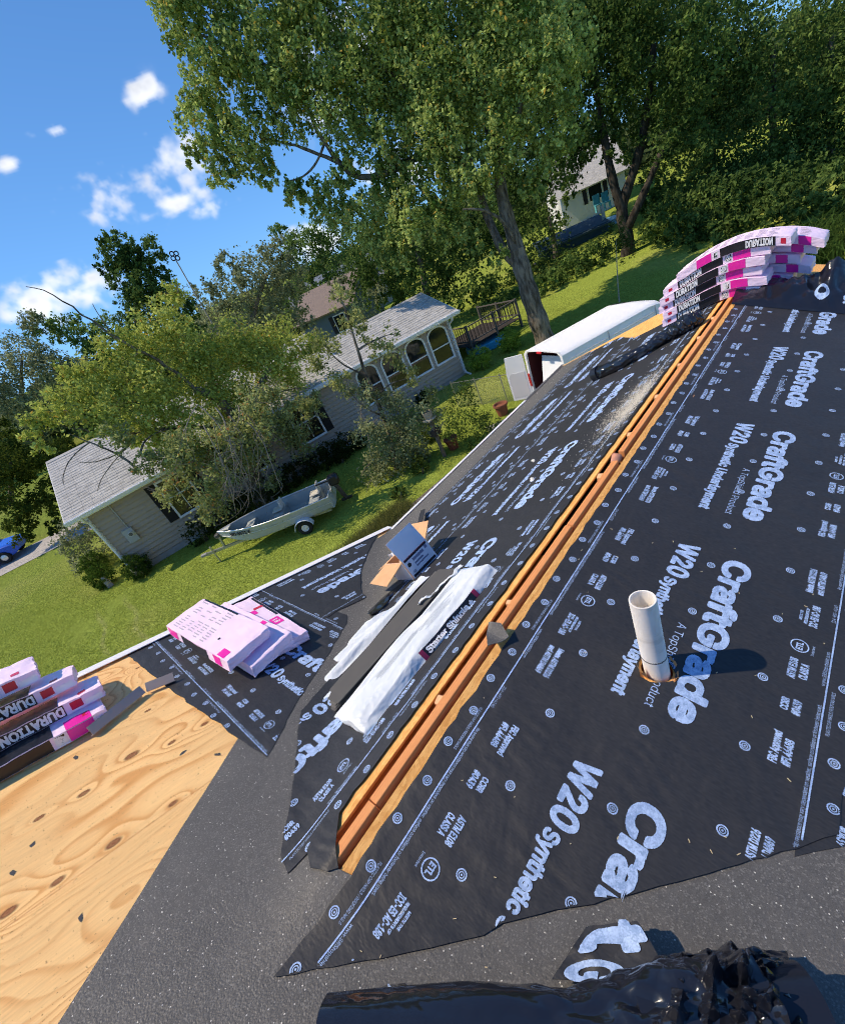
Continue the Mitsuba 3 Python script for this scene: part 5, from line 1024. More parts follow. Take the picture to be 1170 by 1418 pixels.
# ------------------------------------------------------------------ trees, shrubs and grass
NL = 0
def depth_of(P): return float(P @ fwd)
def leaf_mesh(C, size, r, up=.5, fold=.25, asp=.62):
    n = len(C); N = r.normal(0, 1, (n, 3)); N[:, 2] += up * 1.5; N /= np.linalg.norm(N, axis=1, keepdims=True)
    A = r.normal(0, 1, (n, 3)); A[:, 2] -= .5; A -= N * (A * N).sum(1, keepdims=True); A /= np.linalg.norm(A, axis=1, keepdims=True); B = np.cross(N, A)
    s = (size * r.uniform(.65, 1.25, n))[:, None]; d = N * s * fold
    V = np.stack([C - A * s * .5, C + B * s * asp / 2 + d * .5, C + A * s * .5, C - B * s * asp / 2 + d * .5], 1).reshape(-1, 3)
    i = np.arange(n)[:, None] * 4; return V, np.vstack([i + [0, 1, 2], i + [0, 2, 3]])
def crown(key, blobs, size, cols, dens=1.0, seed=1, clump=.30, name='crown', up=.5, asp=.62, fill=.5, vary=.30, hang=1.0):
    """blobs: (centre, radius); leaves gather in clumps towards each blob's surface"""
    r = np.random.default_rng(seed); Cs, K = [], []
    for c, R in blobs:
        n = int(dens * 64 * (R / size) ** 2 * .62); m = max(8, int(n / 26))
        d = r.normal(0, 1, (m, 3)); d /= np.linalg.norm(d, axis=1, keepdims=True); q = c + d * (R * (1 - fill * r.random(m) ** 1.6))[:, None] * [1, 1, .92]
        w = r.integers(0, m, n); rr = R * clump * r.uniform(.5, 1.2, m)
        L = q[w] + r.normal(0, .42, (n, 3)) * [1, 1, hang] * rr[w][:, None]; L[:, 2] -= np.abs(r.normal(0, .3, n)) * rr[w] * hang
        Cs.append(L); t = r.random(m) * .75 + .25 * r.random(); K.append(t[w])
    C = np.vstack(Cs); t = np.concatenate(K); v, f = leaf_mesh(C, size, r, up, asp=asp)
    c0, c1 = np.array(cols[0]), np.array(cols[1]); col = c0 + (c1 - c0) * t[:, None]; col = col * (1 + vary * r.normal(0, 1, (len(C), 1)) * .6).clip(.4, 1.8)
    if len(cols) > 2: sel = r.random(len(C)) < .03; col[sel] = cols[2]
    if key is None: return (v, f), np.repeat(col, 4, 0)
    global NL; NL += len(C)
    return put(f'{key}__{name}', (v, f), ('leaf', np.repeat(col, 4, 0)))
def B(*q):
    """blobs from (px, py, range, radius in px)"""
    out = []
    for px, py, R, rp in q: P = at_r(px, py, R); out.append((P, rp * depth_of(P) / FOC * .93))
    return out
def limb(*q, r0=.1, r1=.02, n=7, wob=.03, seed=0):
    """(px, py, range) points into a tapered limb"""
    P = np.array([at_r(*p) for p in q]); t = np.linspace(0, len(P) - 1, (len(P) - 1) * 5 + 1); from_ = np.arange(len(P))
    from scipy.interpolate import CubicSpline
    Q = CubicSpline(from_, P)(t) if len(P) > 2 else np.array([np.interp(t, from_, P[:, j]) for j in range(3)]).T
    L = np.linalg.norm(P[-1] - P[0]); Q = Q + (np.stack([meshkit.noise(Q * 1.1 / max(r0 * 4, .3) + j * 9, seed) for j in range(3)], 1) - .5) * wob * L * .5 * np.minimum(1, np.arange(len(Q)) / 4)[:, None]
    return tube(Q, np.linspace(r0, r1, len(Q)) * (1 + .08 * np.sin(np.arange(len(Q)) * 1.7)), n)
def twigs(blobs, n, r, L=.6, rad=.008):
    ms = []
    for _ in range(n):
        c, R = blobs[r.integers(len(blobs))]; d = r.normal(0, 1, 3); d /= np.linalg.norm(d); a = c + d * R * r.uniform(.1, .6); e = r.normal(0, 1, 3) * .5 + d; e /= np.linalg.norm(e)
        b = a + e * L * r.uniform(.5, 1.4) * max(R, .4); m = (a + b) / 2 + r.normal(0, .06, 3) * R; ms.append(tube([a, m, b], [rad, rad * .7, rad * .35], 5, False))
    return ms
BK = 'bark'
# T1: old fruit tree by the boat
k = thing('fruit_tree', 'old spreading yellow green fruit tree with bare hanging twigs beside the boat', 'tree')
b0 = gp(374, 694); R1_ = math.hypot(b0[0], b0[1]); 
put(f'{k}__trunk', join(limb((380, 705, R1_), (362, 680, R1_), (345, 640, R1_ - .1), (335, 600, R1_ - .2), r0=.30, r1=.20, n=12, wob=.01), limb((335, 602, R1_ - .2), (310, 560, R1_ - .3), (270, 540, R1_ - .5), r0=.20, r1=.12, n=9), limb((338, 610, R1_ - .2), (352, 560, R1_), (372, 510, R1_ + .2), r0=.17, r1=.09, n=9)), BK, 50)
for q, r0 in ((((272, 541, R1_ - .5), (220, 500, R1_ - .8), (165, 470, R1_ - 1), (100, 425, R1_ - 1), (38, 397, R1_ - 1)), .10), (((330, 605, R1_ - .2), (260, 590, R1_ - .7), (190, 600, R1_ - 1.2), (130, 600, R1_ - 1.4), (80, 585, R1_ - 1.4)), .13), (((190, 600, R1_ - 1.2), (160, 630, R1_ - 1.6), (110, 640, R1_ - 1.8)), .05), (((190, 652, R1_ - 2.4), (165, 630, R1_ - 2.2), (125, 612, R1_ - 1.8), (95, 600, R1_ - 1.5)), .07), (((195, 625, R1_ - 1.9), (215, 600, R1_ - 1.3), (260, 592, R1_ - .7)), .05), (((125, 612, R1_ - 1.8), (95, 640, R1_ - 1.9), (88, 670, R1_ - 2)), .03), (((352, 560, R1_), (400, 540, R1_ + .2), (440, 540, R1_)), .06), (((310, 560, R1_ - .3), (290, 500, R1_), (300, 450, R1_)), .08), (((190, 605, R1_ - 1.2), (150, 650, R1_ - 1.8), (135, 680, R1_ - 2)), .025), (((300, 600, R1_ - .5), (325, 640, R1_ - .9), (350, 680, R1_ - 1.2), (372, 700, R1_ - 1.3)), .03), (((290, 590, R1_ - .6), (300, 640, R1_ - 1.0), (330, 690, R1_ - 1.2)), .03), (((160, 470, R1_ - 1), (140, 440, R1_ - 1), (128, 420, R1_ - 1)), .03)):
    put(f'{k}__limb', limb(*q, r0=r0 * .62, r1=.008, n=8, wob=.05, seed=int(q[0][0])), BK, 60)
TB = B((85, 560, R1_ - 1.3, 34), (130, 530, R1_ - 1, 42), (175, 490, R1_ - .6, 44), (225, 455, R1_ - .4, 42), (265, 500, R1_ - .3, 48), (205, 540, R1_ - 1, 46), (315, 475, R1_ + .2, 44), (355, 500, R1_ + .4, 44), (150, 580, R1_ - 1.6, 36), (300, 540, R1_ - .2, 44), (250, 575, R1_ - .8, 34), (385, 470, R1_ + .8, 34), (400, 515, R1_ + .7, 32), (45, 590, R1_ - 1.4, 24), (240, 410, R1_ + .3, 24), (60, 620, R1_ - 1.6, 16), (200, 590, R1_ - 1.3, 22), (340, 555, R1_ + .2, 30), (430, 480, R1_ + 1, 24), (95, 515, R1_ - .8, 20), (215, 600, R1_ - .6, 34), (255, 615, R1_ - .4, 34), (180, 590, R1_ - .4, 30), (300, 585, R1_ + .1, 32))
crown(k, TB, .115, ((.24, .31, .05), (.68, .72, .20), (.6, .40, .08)), .95, 3, .38, up=.35, fill=.8, name='crown')
LB = B((250, 640, R1_ - 1.2, 36), (290, 690, R1_ - 1.3, 34), (345, 625, R1_ - .9, 36), (225, 680, R1_ - 1.4, 22), (385, 580, R1_ - .4, 34), (310, 640, R1_ - 1.1, 34), (285, 715, R1_ - 1.4, 16), (415, 610, R1_ - .3, 26), (430, 560, R1_ + .1, 26), (375, 665, R1_ - 1.3, 16), (330, 590, R1_ - .6, 34), (300, 610, R1_ - .9, 30), (310, 600, 13.4, 34), (252, 612, 13.4, 28), (360, 592, 13.2, 28), (300, 652, 13.2, 22), (345, 560, 13.4, 30), (400, 556, 13.2, 22), (228, 636, 14.4, 24), (375, 545, 13.4, 24), (205, 645, 14.5, 22), (165, 606, 14.9, 26), (290, 668, 14.1, 20))
crown(k, LB, .105, ((.20, .25, .09), (.55, .58, .24), (.6, .30, .10)), .60, 4, .45, name='hanging_foliage', up=.1, fill=.95)
r = np.random.default_rng(5); put(f'{k}__twigs', join(*twigs(LB, 190, r, .9, .010), *twigs(TB, 150, r, .7, .009)), ('matte', (.20, .175, .15)), True); tag(f'{k}__twigs', kind='stuff')
for i_ in range(13):
    x0, y0 = r.uniform(265, 350), r.uniform(560, 612); dx, dy = r.uniform(-35, 75), r.uniform(70, 125); Ra = r.uniform(12.7, 13.4)
    put(f'{k}__drooping_branch', join(limb((x0, y0, Ra + .3), (x0 + dx * .45 + r.uniform(-8, 8), y0 + dy * .35, Ra), (x0 + dx * .8, y0 + dy * .75, Ra - .1), (x0 + dx, y0 + dy, Ra - .1), r0=r.uniform(.012, .022), r1=.004, n=6, wob=.05, seed=i_), *[limb((x0 + dx * t, y0 + dy * t, Ra - .05), (x0 + dx * t + r.uniform(-16, 22), y0 + dy * t + r.uniform(8, 26), Ra - .15), (x0 + dx * t + r.uniform(-22, 30), y0 + dy * t + r.uniform(26, 44), Ra - .2), r0=.008, r1=.003, n=5, wob=.05, seed=i_ + 40) for t in (.4, .6, .8)]), ('matte', (.25, .225, .195)), True)
# T2: thin tree in front of the arched windows
k = thing('slender_tree', 'thin sparse grey green tree in front of the arched windows', 'tree'); b0 = gp(549, 650); R2_ = math.hypot(b0[0], b0[1])
put(f'{k}__trunk', limb((549, 652, R2_), (540, 605, R2_), (522, 555, R2_), (502, 505, R2_), (486, 455, R2_), (470, 405, R2_), r0=.085, r1=.02, n=9, wob=.02), BK, 60)
for q in (((520, 552, R2_), (545, 530, R2_ - .3), (585, 520, R2_ - .5)), ((540, 605, R2_), (575, 585, R2_ - .4), (600, 565, R2_ - .6)), ((530, 575, R2_), (500, 560, R2_ - .4), (478, 530, R2_ - .5)), ((495, 485, R2_), (525, 468, R2_), (555, 462, R2_)), ((508, 520, R2_), (470, 500, R2_), (445, 470, R2_)), ((545, 630, R2_), (515, 640, R2_ - .4), (500, 660, R2_ - .6)), ((515, 535, R2_ - .1), (500, 560, R2_ - .5), (505, 590, R2_ - .7))): put(f'{k}__limb', limb(*q, r0=.032, r1=.006, n=6, wob=.06, seed=int(q[1][0])), BK, 60)
SB = B((560, 600, R2_ - .3, 36), (528, 645, R2_ - .3, 32), (592, 575, R2_ - .5, 26), (515, 595, R2_ - .4, 30), (545, 555, R2_ - .2, 28), (500, 545, R2_ - .3, 22), (575, 630, R2_ - .3, 26), (555, 665, R2_ - .2, 22))
crown(k, SB, .10, ((.17, .21, .10), (.46, .50, .26)), .75, 6, .45, up=.1, fill=.95)
crown(k, B((470, 520, R2_, 24), (450, 475, R2_, 24), (485, 445, R2_, 24), (530, 475, R2_, 26), (470, 410, R2_, 18), (570, 515, R2_ - .4, 20), (440, 505, R2_ + .1, 20), (600, 540, R2_ - .5, 16), (505, 455, R2_, 16), (420, 560, R2_, 20), (545, 500, R2_ - .3, 18)), .10, ((.19, .23, .08), (.50, .52, .20)), .45, 7, .5, up=.1, fill=1)
put(f'{k}__twigs', join(*twigs(SB, 90, r, .9, .006)), ('matte', (.24, .21, .18)), True); tag(f'{k}__twigs', kind='stuff')
# big tree in the middle
k = thing('shade_tree', 'huge green shade tree with a leaning grey trunk beyond the van', 'tree'); b0 = gp(756, 474); R6 = math.hypot(b0[0], b0[1])
put(f'{k}__trunk', join(limb((758, 480, R6), (744, 440, R6), (728, 390, R6), (716, 345, R6 + .1), r0=.43, r1=.31, n=14, wob=.006), limb((717, 350, R6 + .1), (700, 290, R6 + .2), (688, 235, R6 + .3), (672, 150, R6 + .4), (655, 60, R6 + .6), r0=.29, r1=.12, n=10), limb((722, 365, R6 + .1), (690, 335, R6 + .4), (665, 270, R6 + .8), (640, 190, R6 + 1), r0=.22, r1=.10, n=10)), BK, 50)
for q, r0 in ((((655, 260, R6 + .8), (590, 215, R6 + 1), (500, 245, R6 + 1.4), (440, 180, R6 + 1.6), (400, 110, R6 + 1.8)), .20), (((640, 190, R6 + 1), (560, 120, R6 + 1), (480, 40, R6 + 1)), .16), (((688, 235, R6 + .3), (720, 150, R6), (745, 60, R6)), .18), (((470, 225, R6 + 1.5), (420, 205, R6 + 1.6), (360, 190, R6 + 1.8)), .08), (((450, 195, R6 + 1.5), (430, 235, R6 + 1.5), (400, 250, R6 + 1.6)), .05), (((400, 110, R6 + 1.8), (330, 70, R6 + 2), (260, 40, R6 + 2)), .08), (((655, 60, R6 + .6), (640, 0, R6 + .6), (625, -60, R6 + .6)), .13), (((716, 345, R6), (690, 300, R6 - .6), (640, 290, R6 - 1)), .08)): put(f'{k}__limb', limb(*q, r0=r0, r1=.03, n=8, wob=.05, seed=int(q[1][0])), BK, 60)
MB_ = B((250, 25, R6 + 2, 42), (295, 95, R6 + 2, 50), (280, 165, R6 + 2, 40), (330, 190, R6 + 1.8, 46), (305, 235, R6 + 1.8, 26), (350, 60, R6 + 1.8, 62), (390, 140, R6 + 1.6, 54), (430, 60, R6 + 1.4, 66), (470, 140, R6 + 1.2, 56), (455, 275, R6 + 1.4, 36), (410, 268, R6 + 1.5, 24), (480, 230, R6 + 1.5, 26), (520, 70, R6 + 1, 70), (540, 180, R6 + 1, 56), (505, 300, R6 + 1.2, 40), (600, 70, R6 + .6, 72), (610, 170, R6 + .2, 58), (660, 245, R6 - .6, 40), (690, 80, R6 + .2, 70), (700, 180, R6 - .4, 50), (600, 250, R6 + .2, 44), (560, 300, R6 + .4, 40), (765, 70, R6 - .2, 60), (770, 170, R6, 44), (620, 310, R6 - .2, 30), (545, 250, R6 + .8, 36), (300, -40, R6 + 2, 60), (420, -50, R6 + 1.4, 80), (560, -50, R6 + .8, 90), (700, -50, R6, 90), (540, 350, R6 + .6, 30), (740, 250, R6 - .4, 26), (650, 330, R6 - .5, 22), (690, 355, R6 - .6, 16), (230, -20, R6 + 2, 40), (370, 240, R6 + 1.7, 22), (265, 215, R6 + 1.9, 18), (620, 150, R6 + 3.5, 62), (690, 110, R6 + 5, 60), (560, 90, R6 + 3.5, 62))
crown(k, MB_, .145, ((.09, .175, .032), (.62, .71, .24), (.70, .48, .10)), 1.15, 8, .19, up=.25, fill=.66, vary=.40, hang=1.5, asp=.70)
def simple_tree(name, label, trunk, blobs, size, cols, dens, seed, r0=.3, group=None, clump=.3, limbs=(), up=.4, bk=BK):
    k = thing(name, label, 'tree', group)
    put(f'{k}__trunk', join(*[limb(*t, r0=r0 * (1 if i_ == 0 else .7), r1=r0 * .35, n=10, wob=.02, seed=seed + i_) for i_, t in enumerate(trunk)]), bk, 50)
    crown(k, B(*blobs), size, cols, dens, seed, clump, up=up, fill=.6); return k
DK = ((.034, .075, .022), (.19, .285, .075)); MD = ((.060, .125, .030), (.29, .40, .11)); OL = ((.14, .18, .09), (.42, .45, .25))
gT = gp(868, 352); R7 = math.hypot(gT[0], gT[1])
k = simple_tree('forked_tree', 'dark forked tree standing on the lawn slope in front of the white house', [((868, 356, R7), (866, 320, R7), (862, 285, R7), (880, 230, R7), (895, 150, R7), (905, 60, R7)), ((862, 290, R7), (846, 240, R7), (835, 180, R7 + .3), (822, 90, R7 + .4)), ((866, 320, R7), (890, 270, R7 - .3), (920, 200, R7 - .5))], [(830, 55, R7 + .3, 60), (900, 50, R7, 64), (860, 120, R7, 44), (935, 130, R7 - .5, 50), (800, 120, R7 + .8, 34), (970, 50, R7 - .4, 60), (880, -40, R7, 80), (840, 60, R7 + 5, 70), (920, 70, R7 + 5, 70), (870, 140, R7 + 6, 50), (960, 130, R7 + 5, 60), (930, 30, R7 + 9, 80), (850, 0, R7 + 9, 80), (790, 40, R7 + .6, 50), (925, 195, R7 - .5, 30), (830, 170, R7 + .6, 30), (808, 205, R7 + .4, 26), (845, 215, R7 + 1, 14), (790, 255, R7 + 1, 16), (868, 205, R7 - .3, 20), (795, 222, R7 + .5, 22), (776, 272, R7 + 2, 16), (850, 195, R7, 18), (770, 215, R7 + .6, 26), (960, 200, R7, 36)], .20, DK, .62, 12, .36, bk='bark_dark')
UND = [(px_, pb_ - 20 - dy_, math.hypot(*gp(px_, pb_)[:2]) + dy_ * .04, 30) for px_ in range(930, 1230, 26) for pb_ in (328 - (px_ - 930) * .10 + 5 * math.sin(px_),) for dy_ in (0, 34)] + [(px_, pb_ - 14, math.hypot(*gp(px_, pb_)[:2]), rp_) for px_, pb_, rp_ in ((752, 408, 22), (786, 390, 24), (820, 372, 22), (846, 356, 14), (903, 322, 16), (915, 285, 12))] + [(930, 292, 29, 26), (952, 312, 28, 26), (915, 268, 31, 16), (978, 328, 27, 24), (1003, 338, 26, 20), (1040, 335, 26, 24), (752, 390, 32, 26), (786, 372, 32, 26), (820, 358, 32, 22), (848, 346, 33, 16), (905, 312, 30, 22), (900, 275, 33, 18), (905, 240, 35, 16), (950, 285, 34, 30), (985, 305, 32, 30), (1030, 325, 31, 26), (1080, 320, 31, 30), (1130, 320, 30, 34), (1180, 330, 30, 40), (1010, 280, 35, 34), (1060, 275, 35, 34), (1110, 270, 35, 34), (960, 240, 37, 30), (1160, 265, 34, 40)]
FT = [('tall dark tree at the forest edge right of the forked tree', [(985, 120, 36, 60), (1000, 40, 36, 66), (990, 200, 35, 46), (960, 265, 35, 34), (1010, 255, 34, 40)], (985, 310)), ('dense green tree of the forest edge above the pink bundles', [(1070, 60, 36, 70), (1075, 160, 34, 60), (1060, 240, 33, 46), (1100, 280, 32, 36), (1040, 290, 33, 30)], (1070, 330)), ('tall tree of the forest edge at the right border', [(1150, 50, 36, 70), (1150, 150, 34, 60), (1150, 235, 32, 50), (1220, 100, 34, 90), (1230, 220, 32, 70), (1160, 300, 31, 30)], (1150, 340))]
for i_, (lb, bl_, tb) in enumerate(FT):
    simple_tree('forest_tree', lb, [((tb[0], tb[1] + 15, bl_[0][2]), (tb[0], tb[1] - 80, bl_[0][2]), (bl_[0][0], bl_[0][1], bl_[0][2]))], bl_, .20, MD if i_ == 1 else DK, .75, 20 + i_, .32, 'trees of the forest edge')
simple_tree('maple_tree', 'dark maple behind the neighbour\'s roof, below the crown of the huge shade tree', [((600, 470, 33), (590, 400, 33), (570, 320, 33))], [(520, 345, 33, 50), (580, 380, 33, 50), (545, 290, 33, 46), (640, 390, 32, 44), (610, 330, 33, 50), (505, 395, 33, 34), (660, 340, 33, 40), (640, 280, 34, 50), (540, 420, 32, 26), (690, 420, 32, 34), (590, 440, 33, 26)], .24, DK, .6, 31, .35)
simple_tree('maple_tree', 'dark leafy tree behind the trunk of the huge shade tree', [((770, 420, 38), (770, 360, 38), (760, 300, 38))], [(745, 330, 38, 44), (700, 280, 39, 46), (780, 380, 36, 26), (735, 385, 36, 34), (700, 400, 36, 34), (760, 240, 40, 44), (660, 440, 36, 24), (765, 410, 35, 20), (720, 220, 40, 46), (805, 180, 42, 30), (720, 100, 37, 60), (785, 60, 37, 66), (760, -30, 37, 80), (690, 10, 37, 70), (665, 120, 38, 60), (820, 10, 38, 60), (735, 110, 31, 58), (715, 130, 36, 58), (742, 132, 42, 60), (700, 95, 42, 52), (780, 160, 40, 36), (670, 60, 36, 60), (735, 30, 31, 60)], .24, DK, .6, 32, .3)
simple_tree('olive_tree', 'tall grey olive coloured bushy tree behind the middle of the neighbour\'s roof', [((340, 500, 29), (350, 440, 29), (370, 380, 29))], [(325, 400, 29, 36), (365, 375, 29, 40), (300, 440, 29, 30), (345, 445, 29, 40), (395, 430, 29, 36), (285, 400, 29, 20), (500, 432, 29, 18), (470, 398, 31, 18), (418, 445, 28, 18), (520, 405, 31, 16), (400, 385, 29.5, 30), (380, 345, 29.5, 24), (310, 365, 29, 20)], .16, OL, .62, 33, .22)
k_ = simple_tree('hill_tree', 'dark green tree between the olive bushy tree and the shade tree', [((440, 470, 46), (435, 420, 46), (430, 370, 46))], [(425, 345, 46, 34), (455, 330, 46, 34), (440, 385, 46, 34), (400, 345, 47, 24), (480, 370, 45, 34), (420, 420, 44, 30), (470, 430, 42, 26), (390, 320, 48, 18)], .26, MD, .6, 34, .3)
simple_tree('hill_tree', 'dark round topped tree standing against the sky at the left', [((190, 470, 48), (190, 430, 48), (188, 380, 48))], [(165, 345, 48, 26), (205, 350, 48, 28), (185, 385, 48, 36), (222, 395, 48, 26), (150, 365, 48, 18), (235, 425, 47, 28), (195, 425, 47, 34), (265, 435, 46, 26), (145, 335, 48, 12), (175, 360, 48, 26), (200, 400, 47, 30)], .24, DK, 1.0, 35, .35, clump=.22)
for i_, (lb, bl_, cl) in enumerate((('grey green tree behind the bare limbs at the left border', [(30, 490, 44, 32), (70, 510, 43, 34), (20, 560, 42, 34), (75, 560, 42, 32), (110, 520, 43, 28), (45, 445, 46, 20), (-20, 520, 42, 40)], OL), ('bushy tree under the left cloud', [(120, 465, 46, 26), (95, 450, 47, 22), (150, 455, 46, 26), (60, 460, 47, 22), (130, 500, 45, 28), (175, 460, 46, 20)], MD), ('leafy tree at the left border above the driveway', [(15, 640, 33, 34), (55, 650, 33, 30), (20, 700, 32, 32), (60, 695, 32, 26), (0, 600, 34, 26), (85, 620, 34, 20), (-30, 660, 32, 40), (30, 735, 31, 22), (75, 725, 31, 18), (95, 665, 33, 22)], ((.030, .055, .012), (.13, .17, .030))))):
    simple_tree('hedge_tree', lb, [((bl_[0][0], bl_[0][1] + 60, bl_[0][2]), bl_[0][:3])], bl_, .19 if i_ != 1 else .24, cl, .9, 40 + i_, .16, None, .3)
k = put('forest_undergrowth', *(lambda mc: (mc[0], ('leaf', mc[1])))(crown(None, B(*UND), .22, DK, .7, 29, .35))); tag(k, 'dark leafy undergrowth closing the forest edge above the lawn slope', 'undergrowth', kind='stuff')
# backdrop woods on the hill behind the houses
r = np.random.default_rng(77); ws = []
for px in np.arange(-120, 1500, 26):
    yh = 709 - (.374 * (px - 585) + 295.6) / .7977
    for dy, R in ((-8, 70), (-28, 78), (10, 62)):
        P = at_r(px + r.uniform(-10, 10), yh + dy + r.uniform(-8, 8), R + r.uniform(-4, 4)); ws.append((P, r.uniform(1.9, 3.3)))
mesh, col = crown(None, ws, .80, ((.06, .10, .04), (.17, .22, .09)), .75, 78, .35, up=.4)
k = put('far_woods', mesh, ('leaf', col)); tag(k, 'far wooded hillside closing the view behind the houses', 'woods', kind='stuff')
# shrubs
def shrub(name, label, blobs, size, cols, dens=.8, seed=50, cat='bush', clump=.22, up=.5, group=None):
    k = thing(name, label, cat, group); bl_ = B(*blobs) if len(blobs[0]) == 4 else blobs
    crown(k, bl_, size, cols, dens, seed, clump, 'foliage', up, fill=.45); g = min(bl_, key=lambda q: q[0][2]); p = g[0].copy(); p[2] = float(zg(p[0], p[1]))
    put(f'{k}__stem', join(*[tube([p + [.04 * j, .03 * j, -.05], p + [.1 * j, .08 * (j - 1), max(.15, g[0][2] - p[2])]], [.03, .012], 6) for j in (-1, 0, 1)]), BK, True); return k
def ball(px, py, rp):
    P = gp(px, py); R = rp * depth_of(P) / FOC; return [(P + [0, 0, R * .92], R), (P + [0, 0, R * .5], R * .8)]
CL = ((.16, .28, .04), (.42, .58, .09))
shrub('clipped_bush', 'round clipped bush beside the trunk of the huge shade tree', ball(709, 485, 17), .065, CL, .9, 51)
shrub('clipped_bush', 'round clipped bush in front of the deck, nearer to the house corner', ball(668, 511, 17), .065, CL, .9, 52)
shrub('clipped_bush', 'small dark round bush below the second arched window', ball(590, 560, 12), .06, ((.02, .045, .01), (.06, .10, .02)), .9, 53)
shrub('clipped_bush', 'low clipped bush on the lawn by the left corner of the house', ball(150, 810, 19), .06, ((.04, .085, .014), (.11, .18, .03)), .9, 54)
shrub('clipped_bush', 'clipped bush close behind the low one by the left house corner', ball(140, 792, 18), .06, ((.04, .085, .014), (.11, .18, .03)), .9, 55)
shrub('clipped_bush', 'clipped green bush in front of the left house corner, under the meter', ball(198, 798, 20), .06, ((.03, .07, .012), (.09, .15, .03)), .9, 56)
RL = math.hypot(*gp(130, 790)[:2]); shrub('tall_shrub', 'tall loose pale leaved shrub at the left end of the house', [(105, 735, RL + .9, 24), (125, 760, RL + .4, 26), (95, 750, RL + 1, 18), (115, 780, RL + .1, 18)], .11, OL, .55, 57, clump=.4)
hb_ = [(W(u, -.75 - .1 * (i_ % 2), .45), .55) for i_, u in enumerate(np.arange(2.6, 9.6, .7))]
for i_, (a, b_) in enumerate(((0, 3), (3, 6), (6, 10))): shrub('foundation_shrub', ['dark shrub against the wall right of the meter', 'dark shrub against the wall behind the boat bow', 'dark shrub against the wall behind the boat stern'][i_], hb_[a:b_], .09, ((.02, .04, .01), (.07, .09, .025)), .6, 60 + i_, clump=.4)
shrub('feathery_shrub', 'feathery young conifer between the garden post and the fence', [(640, 560, math.hypot(*gp(650, 628)[:2]), 26), (655, 595, math.hypot(*gp(650, 628)[:2]), 26), (628, 590, math.hypot(*gp(650, 628)[:2]), 18), (676, 585, math.hypot(*gp(650, 628)[:2]), 18), (640, 535, math.hypot(*gp(650, 628)[:2]), 12), (660, 615, math.hypot(*gp(650, 628)[:2]), 18)], .075, ((.05, .10, .02), (.13, .19, .04)), .42, 64, clump=.6)
for i_, (px, py, rp) in enumerate(((585, 655, 14), (600, 610, 16), (555, 690, 12), (570, 640, 14), (475, 640, 16), (500, 620, 14))): shrub('garden_plant', f'leafy garden plant {["left of the garden post", "behind the garden post", "at the foot of the thin tree", "right of the thin trunk", "dark, behind the outboard motor", "under the wall, left of the thin tree"][i_]}', ball(px, py, rp), .07, ((.04, .07, .015), (.14, .19, .035)) if i_ < 4 else ((.02, .035, .01), (.06, .08, .02)), .5, 70 + i_, 'plant', .45)
for i_, (px, py, R, rp) in enumerate(((935, 285, 36, 22), (985, 300, 33, 26), (905, 250, 42, 24))): shrub('forest_shrub', ['shrub at the foot of the forest, left of the pink bundles', 'dark shrub at the foot of the forest, right behind the pink bundles', 'far shrub beside the forked tree'][i_], [(px, py, R, rp), (px + 20, py + 6, R - 1, rp * .8)], .16, DK, .6, 80 + i_)
k = thing('grass_clump', 'tall arching ornamental grass behind the black heap at the right border', 'ornamental grass'); r = np.random.default_rng(6); P0g = at_r(1120, 335, 17); ms = []
N_ = 900; c_ = np.array([P0g[0], P0g[1], P0g[2] - 1.2]); base = c_ + r.normal(0, .7, (N_, 3)) * [1, 1, 0]; dr2 = r.normal(0, 1, (N_, 3)) * [1, 1, 0] * .55; V = []; 
mid = base + dr2 * .6 + [0, 0, 1.3]; tip = base + dr2 * 1.7 + np.c_[np.zeros((N_, 2)), r.uniform(.7, 1.6, N_)]; sd = np.cross(dr2, [0, 0, 1.0]); sd /= np.linalg.norm(sd, axis=1, keepdims=True); sd *= .012
V = np.stack([base - sd, base + sd, mid + sd, mid - sd, tip], 1).reshape(-1, 3); i5 = np.arange(N_)[:, None] * 5
put(f'{k}__blades', (V, np.vstack([i5 + [0, 1, 2], i5 + [0, 2, 3], i5 + [3, 2, 4]])), ('leaf', np.repeat(np.array([.05, .09, .02]) * r.uniform(.6, 1.6, (N_, 1)), 5, 0))); tag(f'{k}__blades', kind='stuff')
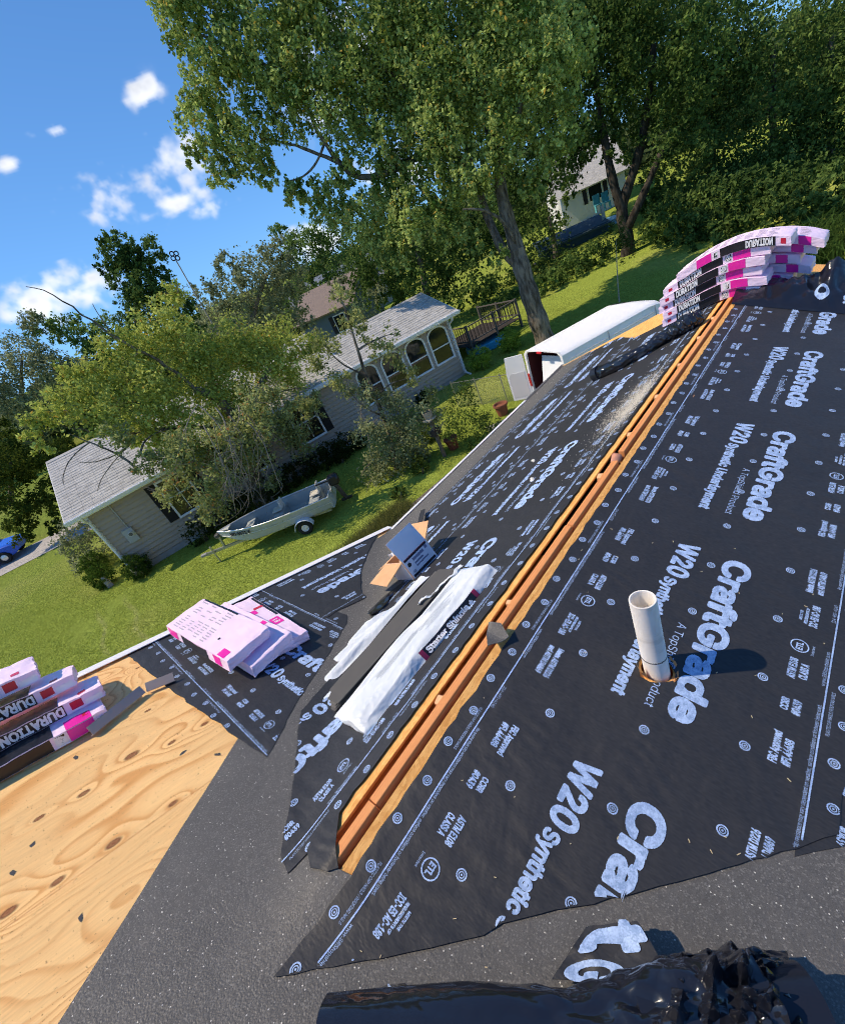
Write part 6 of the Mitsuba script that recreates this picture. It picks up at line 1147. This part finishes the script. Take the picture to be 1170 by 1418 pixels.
k = thing('sapling', 'thin young tree on the lawn in front of the forked tree', 'tree'); g = gp(858, 418); Rs = math.hypot(*g[:2]); put(f'{k}__trunk', limb((858, 420, Rs), (855, 385, Rs), (853, 330, Rs), r0=.035, r1=.012, n=6, wob=.01), ('matte', (.45, .40, .32)), True)
crown(k, B((848, 330, Rs, 22), (868, 345, Rs, 16), (835, 345, Rs, 14), (856, 310, Rs, 14)), .09, ((.04, .07, .02), (.11, .15, .04)), .3, 90, .5)
# grass: short blades over the lawn in view, longer tufts at the foot of the near house
r = np.random.default_rng(8)
def blades(x, y, h, w, lean, cols):
    n = len(x); z = zg(x, y); b = np.c_[x, y, z - .01]; t = r.uniform(0, 6.283, n); s = np.c_[np.cos(t), np.sin(t), 0 * t] * w; d = r.normal(0, lean, (n, 3)) * h[:, None]; d[:, 2] = h
    V = np.stack([b - s, b + s, b + d], 1).reshape(-1, 3); c = np.array(cols[0]) + (np.array(cols[1]) - cols[0]) * r.random((n, 1)); return (V, np.arange(3 * n).reshape(-1, 3)), np.repeat(c, 3, 0)
n = 460000; u = r.random(n); x = -7 + 32 * r.random(n) ** 1.1; y = 5.2 + 23 * r.random(n) ** 1.35; pat = meshkit.fbm(np.c_[x * .9, y * .7, 0 * x], 3, 3)
fade = np.clip(np.minimum.reduce([(x + 7) / 4, (25 - x) / 6, (28 - y) / 7]), 0, 1); ok = (pat + .2 * r.random(n) > .42) & (r.random(n) < fade); x, y = x[ok], y[ok]; mesh, col = blades(x, y, r.uniform(.025, .06, len(x)), .010, .6, ((.22, .29, .035), (.42, .46, .10)))
k = put('grass', mesh, ('leaf', col)); tag(k, 'short grass of the lawn between the houses', 'grass', kind='stuff')
n = 9000; q = r.random(n); x = 3.6 + 2.8 * q + r.normal(0, .12, n); y = 9.35 - .25 * q + r.normal(0, .20, n); mesh, col = blades(x, y, r.uniform(.08, .32, n), .008, .45, ((.10, .13, .03), (.28, .28, .10)))
k = put('weeds', mesh, ('leaf', col)); tag(k, 'long pale weeds along the gravel at the foot of the near house', 'weeds', kind='stuff')
# white clover blossoms and a few pale leaves on the grass
